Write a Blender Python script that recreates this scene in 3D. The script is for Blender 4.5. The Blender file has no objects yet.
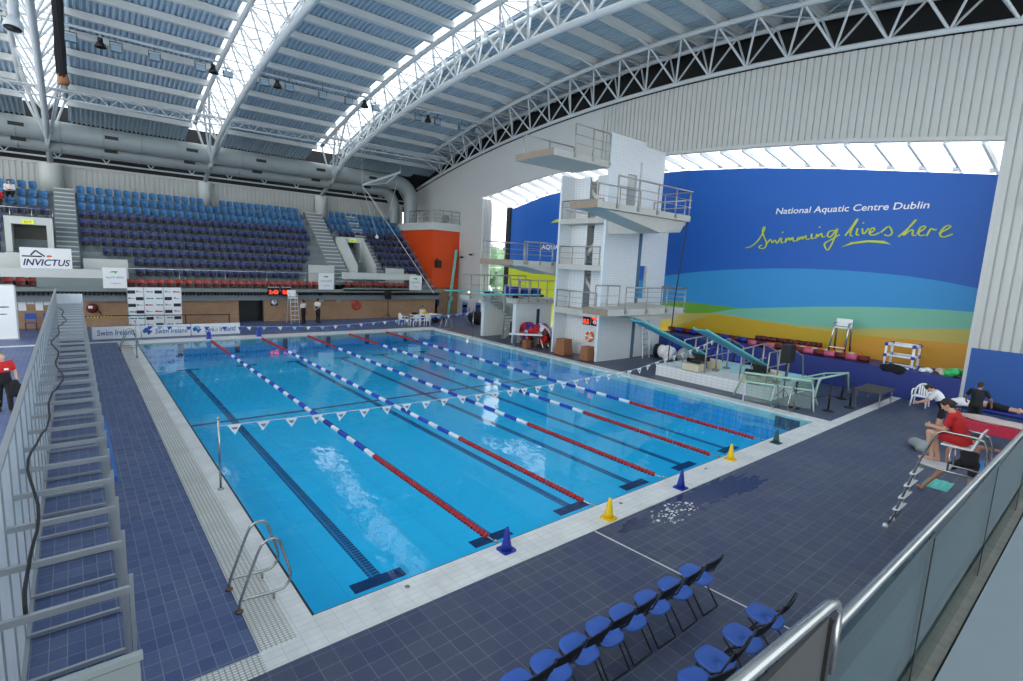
import bpy, bmesh, math, random
from mathutils import Vector, Matrix
rnd = random.Random(7)
SC = bpy.context.scene
COL = SC.collection
PI = math.pi

# ---------------------------------------------------------------- camera
cam_d = bpy.data.cameras.new('camera')
cam = bpy.data.objects.new('camera', cam_d); COL.objects.link(cam)
cam_d.sensor_width = 36.0
cam_d.lens = 18.388
cam_d.clip_start = 0.02
cam_d.clip_end = 300
_R = Vector((0.7683823, -0.6380975, 0.0491960))
_U = Vector((0.0559487, 0.1435496, 0.9880603))
_F = Vector((0.6375409, 0.7564556, -0.1460017))
_m = Matrix((_R, _U, -_F)).transposed().to_4x4()
_m.translation = Vector((-2.24419, -6.58532, 4.89358))
cam.matrix_world = _m
SC.camera = cam

# ---------------------------------------------------------------- sky, exposure, daylight
SC.view_settings.view_transform = 'Standard'
SC.view_settings.look = 'None'
SC.view_settings.gamma = 1.0
SC.view_settings.use_curve_mapping = False
SC.view_settings.exposure = 0.95
W = bpy.data.worlds.new('overcast_sky'); SC.world = W
W.use_nodes = True
_bg = W.node_tree.nodes['Background']
_bg.inputs[0].default_value = (0.93, 0.97, 1.0, 1)
_bg.inputs[1].default_value = 1.45

def area(name, loc, rot, sx, sy, power, col=(1, 1, 1)):
    l = bpy.data.lights.new(name, 'AREA'); l.shape = 'RECTANGLE'; l.size = sx; l.size_y = sy
    l.energy = power; l.color = col
    o = bpy.data.objects.new(name, l); COL.objects.link(o); o.location = loc; o.rotation_euler = rot
    return o

# ---------------------------------------------------------------- materials
def lin(c):
    return tuple(((x / 12.92) if x <= 0.04045 else ((x + 0.055) / 1.055) ** 2.4) for x in c)
def rgb(r, g, b):
    return lin((r / 255.0, g / 255.0, b / 255.0)) + (1.0,)
def new_mat(name):
    m = bpy.data.materials.new(name); m.use_nodes = True
    return m, m.node_tree.nodes, m.node_tree.links, m.node_tree.nodes['Principled BSDF']
def mat(name, c, rough=0.5, metal=0.0, var=0.06, scale=6.0, bump=0.0, spec=0.5, emit=None):
    m, N, L, P = new_mat(name)
    c = rgb(*c)
    P.inputs['Roughness'].default_value = rough
    P.inputs['Metallic'].default_value = metal
    P.inputs['Specular IOR Level'].default_value = spec
    geo = N.new('ShaderNodeNewGeometry')
    nz = N.new('ShaderNodeTexNoise'); nz.inputs['Scale'].default_value = scale; nz.inputs['Detail'].default_value = 4
    L.new(geo.outputs['Position'], nz.inputs['Vector'])
    mx = N.new('ShaderNodeMix'); mx.data_type = 'RGBA'
    mx.inputs[6].default_value = tuple(max(0, x * (1 - var)) for x in c[:3]) + (1,)
    mx.inputs[7].default_value = tuple(min(1, x * (1 + var)) for x in c[:3]) + (1,)
    L.new(nz.outputs['Fac'], mx.inputs[0]); L.new(mx.outputs[2], P.inputs['Base Color'])
    if bump:
        b = N.new('ShaderNodeBump'); b.inputs['Strength'].default_value = bump; b.inputs['Distance'].default_value = 0.01
        L.new(nz.outputs['Fac'], b.inputs['Height']); L.new(b.outputs[0], P.inputs['Normal'])
    if emit:
        P.inputs['Emission Color'].default_value = rgb(*emit[0]); P.inputs['Emission Strength'].default_value = emit[1]
    return m
def tile_mat(name, c1, c2, grout, bw, rh, mortar, rough, plane='xy', offset=0.0, stain=None, bump=0.3):
    m, N, L, P = new_mat(name)
    geo = N.new('ShaderNodeNewGeometry')
    sep = N.new('ShaderNodeSeparateXYZ'); cmb = N.new('ShaderNodeCombineXYZ')
    L.new(geo.outputs['Position'], sep.inputs[0])
    for i, ax in enumerate(plane):
        L.new(sep.outputs['xyz'.index(ax)], cmb.inputs[i])
    bt = N.new('ShaderNodeTexBrick')
    bt.offset = offset; bt.squash = 1.0
    bt.inputs['Color1'].default_value = rgb(*c1); bt.inputs['Color2'].default_value = rgb(*c2)
    bt.inputs['Mortar'].default_value = rgb(*grout)
    bt.inputs['Scale'].default_value = 1.0
    bt.inputs['Mortar Size'].default_value = mortar
    bt.inputs['Mortar Smooth'].default_value = 0.2
    bt.inputs['Brick Width'].default_value = bw; bt.inputs['Row Height'].default_value = rh
    L.new(cmb.outputs[0], bt.inputs['Vector'])
    col = bt.outputs['Color']
    if stain:
        nz = N.new('ShaderNodeTexNoise'); nz.inputs['Scale'].default_value = stain[1]; nz.inputs['Detail'].default_value = 6
        nz.inputs['Roughness'].default_value = 0.65
        L.new(geo.outputs['Position'], nz.inputs['Vector'])
        rp = N.new('ShaderNodeValToRGB'); rp.color_ramp.elements[0].position = 0.38; rp.color_ramp.elements[1].position = 0.66
        L.new(nz.outputs['Fac'], rp.inputs[0])
        mx = N.new('ShaderNodeMix'); mx.data_type = 'RGBA'; mx.blend_type = 'MIX'
        mm = N.new('ShaderNodeMath'); mm.operation = 'MULTIPLY'; mm.inputs[1].default_value = stain[2]
        L.new(rp.outputs[0], mm.inputs[0]); L.new(mm.outputs[0], mx.inputs[0])
        L.new(col, mx.inputs[6]); mx.inputs[7].default_value = rgb(*stain[0])
        col = mx.outputs[2]
    L.new(col, P.inputs['Base Color'])
    P.inputs['Roughness'].default_value = rough
    if bump:
        b = N.new('ShaderNodeBump'); b.inputs['Strength'].default_value = bump; b.inputs['Distance'].default_value = 0.004
        b.invert = True
        L.new(bt.outputs['Fac'], b.inputs['Height']); L.new(b.outputs[0], P.inputs['Normal'])
    return m
def facing(N, L, f0, normal=None):
    lw = N.new('ShaderNodeLayerWeight'); lw.inputs['Blend'].default_value = 0.5
    if normal is not None: L.new(normal, lw.inputs['Normal'])
    p = N.new('ShaderNodeMath'); p.operation = 'POWER'; p.inputs[1].default_value = 5.0
    L.new(lw.outputs['Facing'], p.inputs[0])
    a = N.new('ShaderNodeMath'); a.operation = 'MULTIPLY_ADD'; a.inputs[1].default_value = 1 - f0; a.inputs[2].default_value = f0
    L.new(p.outputs[0], a.inputs[0])
    return a.outputs[0]
def glass_mat(name, tint, gloss=0.08, opacity=0.0, dirt=(200, 210, 210)):
    m, N, L, P = new_mat(name)
    out = N['Material Output']
    tr = N.new('ShaderNodeBsdfTransparent'); tr.inputs[0].default_value = tuple(tint) + (1,)
    gl = N.new('ShaderNodeBsdfGlossy'); gl.inputs['Roughness'].default_value = 0.03
    mx = N.new('ShaderNodeMixShader'); L.new(facing(N, L, 0.035), mx.inputs[0]); L.new(tr.outputs[0], mx.inputs[1]); L.new(gl.outputs[0], mx.inputs[2])
    P.inputs['Base Color'].default_value = rgb(*dirt); P.inputs['Roughness'].default_value = 0.6
    m2 = N.new('ShaderNodeMixShader'); m2.inputs[0].default_value = opacity
    L.new(mx.outputs[0], m2.inputs[1]); L.new(P.outputs[0], m2.inputs[2]); L.new(m2.outputs[0], out.inputs[0])
    return m
def water_mat():
    m, N, L, P = new_mat('pool_water')
    out = N['Material Output']; N.remove(P)
    tr = N.new('ShaderNodeBsdfTransparent'); tr.inputs[0].default_value = (0.58, 0.93, 0.985, 1)
    gl = N.new('ShaderNodeBsdfGlossy'); gl.inputs['Roughness'].default_value = 0.015
    geo = N.new('ShaderNodeNewGeometry')
    mp = N.new('ShaderNodeMapping'); mp.inputs['Scale'].default_value = (1.0, 0.6, 1)
    L.new(geo.outputs['Position'], mp.inputs[0])
    n1 = N.new('ShaderNodeTexNoise'); n1.inputs['Scale'].default_value = 1.6; n1.inputs['Detail'].default_value = 3
    n2 = N.new('ShaderNodeTexNoise'); n2.inputs['Scale'].default_value = 5.5; n2.inputs['Detail'].default_value = 2
    L.new(mp.outputs[0], n1.inputs['Vector']); L.new(mp.outputs[0], n2.inputs['Vector'])
    ad = N.new('ShaderNodeMath'); ad.operation = 'MULTIPLY_ADD'; ad.inputs[1].default_value = 0.25
    L.new(n2.outputs['Fac'], ad.inputs[0]); L.new(n1.outputs['Fac'], ad.inputs[2])
    b = N.new('ShaderNodeBump'); b.inputs['Strength'].default_value = 0.07; b.inputs['Distance'].default_value = 0.12
    L.new(ad.outputs[0], b.inputs['Height'])
    L.new(b.outputs[0], gl.inputs['Normal'])
    mx = N.new('ShaderNodeMixShader'); L.new(facing(N, L, 0.02, b.outputs[0]), mx.inputs[0]); L.new(tr.outputs[0], mx.inputs[1]); L.new(gl.outputs[0], mx.inputs[2])
    L.new(mx.outputs[0], out.inputs[0])
    return m

M = {}
M['deck'] = tile_mat('deck_slate_tile', (64, 72, 94), (80, 86, 101), (124, 129, 138), 0.25, 0.25, 0.005, 0.45, 'yx', 0.0, ((50, 58, 96), 0.6, 0.6))
M['deck_wet'] = tile_mat('wet_slate_tile', (40, 48, 84), (50, 56, 88), (70, 78, 100), 0.25, 0.25, 0.005, 0.22, 'yx', 0.0, ((34, 42, 78), 0.9, 0.5))
M['deck_blue'] = tile_mat('deck_blue_tile', (66, 84, 124), (92, 106, 140), (132, 141, 158), 0.24, 0.17, 0.006, 0.5, 'yx', 0.0, ((54, 74, 128), 0.9, 0.5))
M['coping'] = tile_mat('coping_white_tile', (226, 226, 224), (232, 231, 228), (196, 196, 194), 0.25, 0.125, 0.004, 0.45, 'xy', 0.0, ((180, 178, 170), 1.6, 0.4), 0.1)
M['grate'] = tile_mat('gutter_grating', (236, 235, 230), (230, 229, 224), (168, 168, 163), 0.06, 0.045, 0.010, 0.5, 'xy', 0.0, ((170, 165, 150), 1.2, 0.35), 0.6)
M['poolfloor'] = tile_mat('pool_floor_tile', (50, 204, 250), (54, 207, 252), (42, 188, 240), 1.2, 1.2, 0.010, 0.5, 'xy', 0.0, None, 0.0)
M['poolwall'] = tile_mat('pool_wall_tile', (70, 170, 226), (80, 176, 230), (46, 128, 190), 0.25, 0.25, 0.012, 0.4, 'yz', 0.0, None, 0.0)
M['lane'] = tile_mat('lane_line_tile', (20, 44, 88), (22, 48, 96), (52, 130, 190), 0.2, 0.10, 0.022, 0.5, 'xy', 0.0, None, 0.0)
M['navyline'] = mat('navy_tile', (16, 40, 100), 0.5)
M['brick'] = tile_mat('tan_brick', (184, 148, 116), (170, 134, 102), (160, 138, 116), 0.22, 0.08, 0.008, 0.8, 'xz', 0.5, ((140, 100, 72), 0.6, 0.4), 0.3)
M['white_tile'] = tile_mat('white_ceramic_tile', (234, 236, 236), (230, 232, 233), (194, 199, 202), 0.25, 0.125, 0.005, 0.35, 'xz', 0.0, None, 0.1)
M['white_tile_y'] = tile_mat('white_ceramic_tile_side', (234, 236, 236), (230, 232, 233), (182, 188, 192), 0.25, 0.125, 0.006, 0.35, 'yz', 0.0, None, 0.1)
M['poolwall_x'] = tile_mat('pool_end_tile', (70, 170, 226), (80, 176, 230), (46, 128, 190), 0.25, 0.25, 0.012, 0.4, 'xz', 0.0, None, 0.0)
M['palebluetile'] = mat('pale_blue_trim', (224, 231, 235), 0.4)
M['clad'] = mat('white_metal_cladding', (192, 194, 190), 0.55, 0.0, 0.03, 2)
M['clad_smooth'] = mat('white_flush_panel', (196, 198, 196), 0.6, 0.0, 0.03, 1.5)
M['steel_white'] = mat('white_painted_steel', (196, 202, 205), 0.45, 0.0, 0.03)
M['purlin'] = mat('grey_white_purlin', (206, 208, 206), 0.6)
M['deck_roof'] = mat('roof_metal_deck', (168, 188, 204), 0.5, 0.0, 0.05, 1.0)
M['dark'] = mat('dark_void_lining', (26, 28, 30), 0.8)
M['duct'] = mat('galvanised_duct', (150, 158, 158), 0.5, 0.15, 0.06, 2.5)
M['orange'] = mat('orange_paint', (222, 74, 14), 0.6, 0, 0.03)
M['concrete'] = mat('pale_concrete', (198, 195, 187), 0.8, 0, 0.10, 5, 0.2)
M['terrace'] = mat('terrace_concrete', (132, 140, 144), 0.8, 0, 0.10, 4, 0.2)
M['fascia'] = mat('grey_green_concrete', (128, 140, 138), 0.75, 0, 0.10, 2, 0.1)
M['whitepaint'] = mat('off_white_paint', (206, 210, 206), 0.6, 0, 0.03)
M['white'] = mat('white_plastic', (242, 243, 243), 0.45, 0, 0.02)
M['cream'] = mat('cream_paint', (214, 204, 176), 0.6, 0, 0.05)
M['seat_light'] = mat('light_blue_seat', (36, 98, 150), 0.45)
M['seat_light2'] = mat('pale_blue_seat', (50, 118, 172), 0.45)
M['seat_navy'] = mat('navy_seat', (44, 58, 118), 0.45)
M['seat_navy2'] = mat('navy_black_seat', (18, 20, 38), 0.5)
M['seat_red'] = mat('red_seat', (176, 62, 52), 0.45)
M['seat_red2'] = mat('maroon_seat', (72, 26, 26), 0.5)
M['steel'] = mat('brushed_stainless', (176, 176, 174), 0.25, 0.95, 0.05, 30)
M['alu'] = mat('aluminium_extrusion', (178, 182, 186), 0.38, 0.7, 0.05, 12)
M['rail_dark'] = mat('bronzed_rail', (112, 100, 88), 0.4, 0.7)
M['black'] = mat('black_plastic', (20, 20, 22), 0.5)
M['blackcloth'] = mat('black_cloth', (24, 24, 28), 0.9, 0, 0.2, 25)
M['blue_chair'] = mat('blue_plastic_chair', (50, 94, 178), 0.4)
M['teal'] = mat('teal_board', (70, 150, 160), 0.5)
M['turq'] = mat('turquoise_board', (112, 208, 200), 0.5)
M['tealgreen'] = mat('pale_green_tube', (170, 206, 190), 0.5)
M['blue_ledge'] = mat('blue_ledge_paint', (34, 52, 128), 0.5, 0, 0.08, 2)
M['blue_wall'] = mat('blue_wall_paint', (40, 88, 160), 0.6, 0, 0.05, 2)
M['red'] = mat('red_plastic', (196, 26, 34), 0.4)
M['lane_blue'] = mat('blue_float', (36, 62, 176), 0.4)
M['lane_white'] = mat('white_float', (226, 232, 236), 0.4)
M['yellow'] = mat('yellow_plastic', (236, 196, 20), 0.45)
M['cone_blue'] = mat('blue_cone_plastic', (30, 50, 150), 0.45)
M['cone_green'] = mat('dark_green_cone_plastic', (30, 84, 84), 0.45)
M['orangeplastic'] = mat('orange_plastic', (232, 120, 40), 0.45)
M['wood'] = mat('brown_plywood', (150, 100, 66), 0.6, 0, 0.2, 9)
M['skin'] = mat('skin_tone', (206, 160, 134), 0.6, 0, 0.05)
M['skin_dark'] = mat('tanned_skin', (170, 120, 96), 0.6, 0, 0.05)
M['hair'] = mat('dark_brown_hair', (44, 32, 26), 0.7, 0, 0.3, 40)
M['hairgrey'] = mat('grey_hair', (120, 116, 110), 0.7, 0, 0.3, 40)
M['shirt_white'] = mat('white_shirt', (224, 224, 226), 0.8, 0, 0.05)
M['shirt_red'] = mat('red_polo_shirt', (196, 34, 36), 0.8, 0, 0.06)
M['trouser_black'] = mat('black_trousers', (26, 26, 30), 0.85)
M['shorts_red'] = mat('red_shorts', (190, 32, 34), 0.8)
M['redpad'] = mat('crimson_vinyl', (196, 36, 66), 0.4)
M['bluetowel'] = mat('blue_towel', (70, 130, 190), 0.9)
M['mural_blue'] = mat('mural_deep_blue', (16, 96, 188), 0.5, 0, 0.02, 1)
M['mural_mid'] = mat('mural_mid_blue', (44, 148, 212), 0.5, 0, 0.02, 1)
M['mural_teal'] = mat('mural_pale_teal', (122, 192, 166), 0.5, 0, 0.02, 1)
M['mural_green'] = mat('mural_green', (104, 168, 48), 0.5, 0, 0.02, 1)
M['mural_lime'] = mat('mural_lime', (196, 206, 40), 0.5, 0, 0.02, 1)
M['mural_yellow'] = mat('mural_mustard', (206, 170, 34), 0.5, 0, 0.03, 1)
M['mural_pale'] = mat('mural_pale_mustard', (198, 182, 94), 0.5, 0, 0.02, 1)
M['mural_orange'] = mat('mural_orange', (222, 158, 44), 0.5, 0, 0.03, 1)
M['ink_lime'] = mat('lime_ink', (196, 214, 60), 0.5)
M['ink_blue'] = mat('blue_ink', (28, 92, 160), 0.5)
M['ink_black'] = mat('black_ink', (22, 24, 40), 0.5)
M['ink_red'] = mat('red_ink', (190, 50, 50), 0.5)
M['ink_green'] = mat('green_ink', (80, 170, 70), 0.5)
M['ink_grey'] = mat('grey_ink', (120, 128, 134), 0.5)
M['led_red'] = mat('red_led_digits', (255, 60, 40), 0.5, emit=((255, 60, 30), 1.2))
M['exit'] = mat('yellow_green_exit_sign', (196, 200, 40), 0.5, emit=((200, 210, 40), 0.35))
M['glass'] = glass_mat('clear_glass', (0.90, 0.96, 0.95))
M['balglass'] = glass_mat('balustrade_glass', (0.62, 0.73, 0.74), opacity=0.03, dirt=(110, 130, 132))
M['skyglass'] = glass_mat('skylight_glass', (0.95, 0.98, 1.0))
M['net'] = glass_mat('net_mesh', (0.75, 0.85, 0.82), opacity=0.25, dirt=(130, 160, 150))
M['water'] = water_mat()
M['hose_red'] = mat('dark_red_rubber', (100, 18, 24), 0.5)
M['orange_red'] = mat('orange_red_plastic', (206, 60, 36), 0.45)
M['pinkfloat'] = mat('pink_float', (206, 92, 128), 0.5)
M['plinth_cyan'] = mat('pale_cyan_paint', (176, 226, 232), 0.4)
M['darkwood'] = mat('dark_slat_top', (70, 66, 64), 0.6)
M['greenbag'] = mat('bright_green_film', (70, 200, 110), 0.35)
M['ink_blue2'] = mat('navy_ink', (34, 34, 92), 0.5)
M['lampglow'] = mat('warm_lamp', (255, 220, 170), 0.4, emit=((255, 210, 150), 2.0))
M['pennant_white'] = mat('white_pennant', (226, 230, 234), 0.7)
M['pennant_blue'] = mat('sky_blue_pennant', (120, 180, 226), 0.7)
M['ledge_grey'] = mat('painted_grey_ledge', (124, 134, 140), 0.6, 0, 0.06, 3)
M['channel'] = mat('dirty_floor_channel', (110, 108, 100), 0.7, 0.2, 0.4, 20)
M['panel_dark'] = mat('dark_grey_panel', (56, 56, 56), 0.6)
M['panel_white'] = mat('white_fence_panel', (238, 243, 246), 0.5)
M['black_shirt'] = mat('black_t_shirt', (30, 32, 40), 0.85)
M['palecloth'] = mat('pale_pinkish_cloth', (196, 176, 172), 0.9)
M['grass'] = mat('hedge_green', (130, 160, 120), 0.9, 0, 0.4, 3)

# ---------------------------------------------------------------- geometry helpers
class MB:
    """collects shapes of ONE mesh, in world coordinates of its thing"""
    def __init__(s): s.v = []; s.f = []; s.mi = []; s.sm = []; s.cur = 0
    def add(s, vs, fs, smooth=False):
        o = len(s.v); s.v += [tuple(v) for v in vs]
        for f in fs: s.f.append(tuple(o + i for i in f)); s.mi.append(s.cur); s.sm.append(smooth)
        return s
    def m(s, i): s.cur = i; return s
    def box(s, x0, x1, y0, y1, z0, z1):
        vs = [(x, y, z) for x in (x0, x1) for y in (y0, y1) for z in (z0, z1)]
        return s.add(vs, [(0, 1, 3, 2), (4, 6, 7, 5), (0, 4, 5, 1), (2, 3, 7, 6), (0, 2, 6, 4), (1, 5, 7, 3)])
    def cbox(s, c, d): return s.box(c[0] - d[0] / 2, c[0] + d[0] / 2, c[1] - d[1] / 2, c[1] + d[1] / 2, c[2] - d[2] / 2, c[2] + d[2] / 2)
    def bar(s, p0, p1, w, h, up=(0, 0, 1)):
        p0 = Vector(p0); p1 = Vector(p1); d = (p1 - p0).normalized()
        sd = d.cross(Vector(up))
        if sd.length < 1e-4: sd = d.cross(Vector((1, 0, 0)))
        sd.normalize(); u = sd.cross(d)
        vs = [p + sd * (w / 2 * a) + u * (h / 2 * b) for p in (p0, p1) for a, b in ((-1, -1), (1, -1), (1, 1), (-1, 1))]
        return s.add(vs, [(3, 2, 1, 0), (4, 5, 6, 7), (0, 1, 5, 4), (1, 2, 6, 5), (2, 3, 7, 6), (3, 0, 4, 7)])
    def tube(s, pts, r, n=8, caps=True, closed=False):
        pts = [Vector(p) for p in pts]; k = len(pts)
        rs = r if isinstance(r, (list, tuple)) else [r] * k
        vs = []; fs = []; prev = None
        for i, p in enumerate(pts):
            if closed: t = pts[(i + 1) % k] - pts[i - 1]
            else: t = pts[min(i + 1, k - 1)] - pts[max(i - 1, 0)]
            t.normalize()
            if prev is None:
                a = t.cross(Vector((0, 0, 1)))
                if a.length < 0.05: a = t.cross(Vector((1, 0, 0)))
            else:
                a = prev - t * prev.dot(t)
                if a.length < 1e-4: a = t.cross(Vector((0, 1, 0)))
            a.normalize(); prev = a; b = t.cross(a)
            for j in range(n):
                q = 2 * PI * j / n
                vs.append(p + (a * math.cos(q) + b * math.sin(q)) * rs[i])
        for i in range(k if closed else k - 1):
            for j in range(n):
                i2 = (i + 1) % k
                fs.append((i * n + j, i * n + (j + 1) % n, i2 * n + (j + 1) % n, i2 * n + j))
        if caps and not closed:
            fs.append(tuple(range(n - 1, -1, -1))); fs.append(tuple((k - 1) * n + j for j in range(n)))
        return s.add(vs, fs, n > 6)
    def lathe(s, prof, c, axis=(0, 0, 1), n=16):
        """prof: (radius, height) pairs"""
        ax = Vector(axis).normalized(); a = ax.orthogonal().normalized(); b = ax.cross(a); c = Vector(c)
        vs = []; fs = []
        for r, h in prof:
            for j in range(n):
                q = 2 * PI * j / n; vs.append(c + ax * h + (a * math.cos(q) + b * math.sin(q)) * r)
        for i in range(len(prof) - 1):
            for j in range(n): fs.append((i * n + j, i * n + (j + 1) % n, (i + 1) * n + (j + 1) % n, (i + 1) * n + j))
        fs.append(tuple(range(n - 1, -1, -1))); fs.append(tuple((len(prof) - 1) * n + j for j in range(n)))
        return s.add(vs, fs, True)
    def ell(s, c, r, nu=12, nv=8, rot=None):
        vs = []; fs = []; c = Vector(c)
        for i in range(nv + 1):
            a = PI * i / nv
            for j in range(nu):
                q = 2 * PI * j / nu
                p = Vector((r[0] * math.sin(a) * math.cos(q), r[1] * math.sin(a) * math.sin(q), r[2] * math.cos(a)))
                if rot: p = rot @ p
                vs.append(c + p)
        for i in range(nv):
            for j in range(nu): fs.append((i * nu + j, (i + 1) * nu + j, (i + 1) * nu + (j + 1) % nu, i * nu + (j + 1) % nu))
        return s.add(vs, fs, True)
    def cap(s, p0, p1, r0, r1, n=12, flat=1.0):
        """tapered capsule"""
        p0 = Vector(p0); p1 = Vector(p1); d = p1 - p0; L = d.length
        if L < 1e-6: return s.ell(p0, (r0, r0, r0))
        d.normalize(); ring = []
        for i in range(0, 5): a = PI / 2 * (1 - i / 4); ring.append((-r0 * math.sin(a), max(1e-3, r0 * math.cos(a))))
        for i in range(0, 5): a = PI / 2 * i / 4; ring.append((L + r1 * math.sin(a), max(1e-3, r1 * math.cos(a))))
        return s.lathe([(r, h) for h, r in ring], p0, d, n)
    def prism(s, poly, ax, a0, a1):
        """poly of 2D points extruded along axis ax ('x','y','z') from a0 to a1"""
        def P(p, a): return {'x': (a, p[0], p[1]), 'y': (p[0], a, p[1]), 'z': (p[0], p[1], a)}[ax]
        n = len(poly); vs = [P(p, a0) for p in poly] + [P(p, a1) for p in poly]
        fs = [tuple(range(n)), tuple(range(2 * n - 1, n - 1, -1))] + [(i, i + n, (i + 1) % n + n, (i + 1) % n) for i in range(n)]
        return s.add(vs, fs)
    def quad(s, a, b, c, d): return s.add([a, b, c, d], [(0, 1, 2, 3)])
    def build(s, name, mats, parent=None, bevel=0.0, remesh=0.0, smooth=None, fix=True):
        me = bpy.data.meshes.new(name)
        o0 = org(parent)
        me.from_pydata([(v[0] - o0[0], v[1] - o0[1], v[2] - o0[2]) for v in s.v], [], s.f)
        if not isinstance(mats, (list, tuple)): mats = [mats]
        for m_ in mats: me.materials.append(M[m_] if isinstance(m_, str) else m_)
        for p, i, sm in zip(me.polygons, s.mi, s.sm): p.material_index = min(i, len(mats) - 1); p.use_smooth = sm if smooth is None else smooth
        if fix:
            bm = bmesh.new(); bm.from_mesh(me); bmesh.ops.recalc_face_normals(bm, faces=bm.faces); bm.to_mesh(me); bm.free()
        me.update()
        o = bpy.data.objects.new(name, me); COL.objects.link(o)
        if parent: o.parent = parent
        if remesh:
            r = o.modifiers.new('r', 'REMESH'); r.mode = 'VOXEL'; r.voxel_size = remesh; r.use_smooth_shade = True
            sm = o.modifiers.new('s', 'SMOOTH'); sm.factor = 0.5; sm.iterations = 4
        if bevel:
            b = o.modifiers.new('b', 'BEVEL'); b.width = bevel; b.segments = 2; b.limit_method = 'ANGLE'; b.angle_limit = 0.7
        return o
def org(p):
    v = Vector((0, 0, 0))
    while p: v = v + Vector(p.location); p = p.parent
    return v
def tag(o, label=None, cat=None, group=None, kind=None):
    if label: o['label'] = label
    if cat: o['category'] = cat
    if group: o['group'] = group
    if kind: o['kind'] = kind
    return o
def thing(name, label, cat, loc=(0, 0, 0), group=None):
    o = bpy.data.objects.new(name, None); COL.objects.link(o); o.location = loc; o.empty_display_size = 0.1
    return tag(o, label, cat, group)
def structure(name, mb, mats, **k):
    o = mb.build(name, mats, **k); o['kind'] = 'structure'; return o
def copy_tree(o, parent=None):
    c = o.copy(); COL.objects.link(c)
    if parent: c.parent = parent
    for ch in list(o.children): copy_tree(ch, c)
    return c
def text(s, name, m, origin, u, v, w, h, parent=None, thick=0.006, shear=0.0, bold=0.0):
    """words laid into the rectangle at origin spanned by w along u and h along v"""
    cu = bpy.data.curves.new('t', 'FONT'); cu.body = s; cu.shear = shear; cu.offset = bold; cu.resolution_u = 3
    to = bpy.data.objects.new('t', cu); COL.objects.link(to)
    dg = bpy.context.evaluated_depsgraph_get(); dg.update()
    me = bpy.data.meshes.new_from_object(to.evaluated_get(dg))
    bpy.data.objects.remove(to); bpy.data.curves.remove(cu)
    xs = [p.co.x for p in me.vertices]; ys = [p.co.y for p in me.vertices]
    x0, x1, y0, y1 = min(xs), max(xs), min(ys), max(ys)
    u = Vector(u).normalized(); v = Vector(v).normalized(); n = u.cross(v)
    og = Vector(origin) - org(parent)
    for p in me.vertices:
        p.co = og + u * ((p.co.x - x0) / (x1 - x0) * w) + v * ((p.co.y - y0) / (y1 - y0) * h) + n * thick
    me.name = name; me.materials.append(M[m])
    o = bpy.data.objects.new(name, me); COL.objects.link(o)
    if parent: o.parent = parent
    return o
# ================================================================ SETTING
LX, RX, NY, FY = 0.0, 17.17, 0.0, 25.0          # water edges
WX = 24.8                                       # plane of the white clad wall
mb = MB()
def slab(mi, x0, x1, y0, y1, z=0.0):
    mb.m(mi).box(x0, x1, y0, y1, z - 0.25, z)
slab(1, -16, -0.74, -0.30, 25.9); slab(1, -16, -0.74, 26.2, 32.6)
slab(0, -16, WX, -10, -0.66); slab(0, 17.72, WX, -0.32, 25.0 + 0.9); slab(1, -0.74, WX, 26.2, 32.6); slab(1, 17.72, WX, 25.9, 26.2)
slab(0, 17.72, WX, -0.66, -0.32, -0.004); slab(1, -16, -0.74, -0.66, -0.30, -0.004); slab(1, -16, -0.74, 25.9, 26.2, -0.004)
slab(1, 21.9, WX, 32.6, 33.6); slab(1, 5.9, 8.4, 32.6, 33.4)
structure('floor', mb, ['deck', 'deck_blue'])
# coping and gutter
mb = MB(); mb.box(-0.30, 0, 0, 25.0, -0.3, 0.012); structure('trim_1', mb, 'coping')
mb = MB(); mb.box(-0.74, -0.30, -0.30, 26.0, -0.3, 0.014); structure('trim_2', mb, 'grate')
mb = MB(); mb.box(-0.30, RX + 0.55, -0.66, 0, -0.3, 0.012); mb.box(-0.74, -0.30, -0.66, -0.30, -0.3, 0.012); structure('trim_3', mb, 'coping')
mb = MB(); mb.box(RX, RX + 0.55, 0, 25.0, -0.3, 0.012); structure('trim_4', mb, 'coping')
mb = MB(); mb.box(-0.30, RX + 0.55, 25.0, 26.2, -0.3, 0.012); mb.box(-0.74, -0.3, 25.3, 26.2, -0.3, 0.012); structure('trim_5', mb, 'coping')
mb = MB(); mb.box(RX + 0.55, WX, -0.66, -0.32, -0.1, 0.012); structure('trim_6', mb, 'coping')
mb = MB(); mb.box(-16, -0.74, -0.66, -0.30, -0.1, 0.010); structure('trim_7', mb, 'grate')
mb = MB(); mb.box(-16, -0.74, 25.95, 26.2, -0.1, 0.012); structure('trim_8', mb, 'coping')
# basin
D = -1.12
mb = MB()
mb.m(0).box(LX - 0.1, RX + 0.1, NY - 0.1, FY + 0.1, D - 0.2, D)
mb.m(1).box(LX - 0.1, LX, NY, FY, D, -0.3); mb.box(RX, RX + 0.1, NY, FY, D, -0.3)
mb.m(2).box(LX, RX, NY - 0.1, NY, D, -0.3); mb.box(LX, RX, FY, FY + 0.1, D, -0.3)
LC = [1.85, 4.52, 7.07, 9.62, 12.15, 14.9]
for c in LC:                                    # swimming lines set into the floor, with their T ends and wall targets
    mb.m(3).box(c - 0.12, c + 0.12, 1.9, 23.0, D, D + 0.004)
    mb.m(4).box(c - 0.52, c + 0.52, 1.65, 1.95, D, D + 0.005); mb.box(c - 0.5, c + 0.5, 22.9, 23.15, D, D + 0.005)
    mb.m(4).box(c - 0.13, c + 0.13, FY - 0.012, FY, -0.75, -0.12)
    for k in range(3): mb.m(3).box(c - 0.10, c + 0.10, 0.35 + 0.4 * k, 0.5 + 0.4 * k, D, D + 0.004)
mb.m(4).box(0, RX, 13.31, 13.49, D, D + 0.006)
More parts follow.
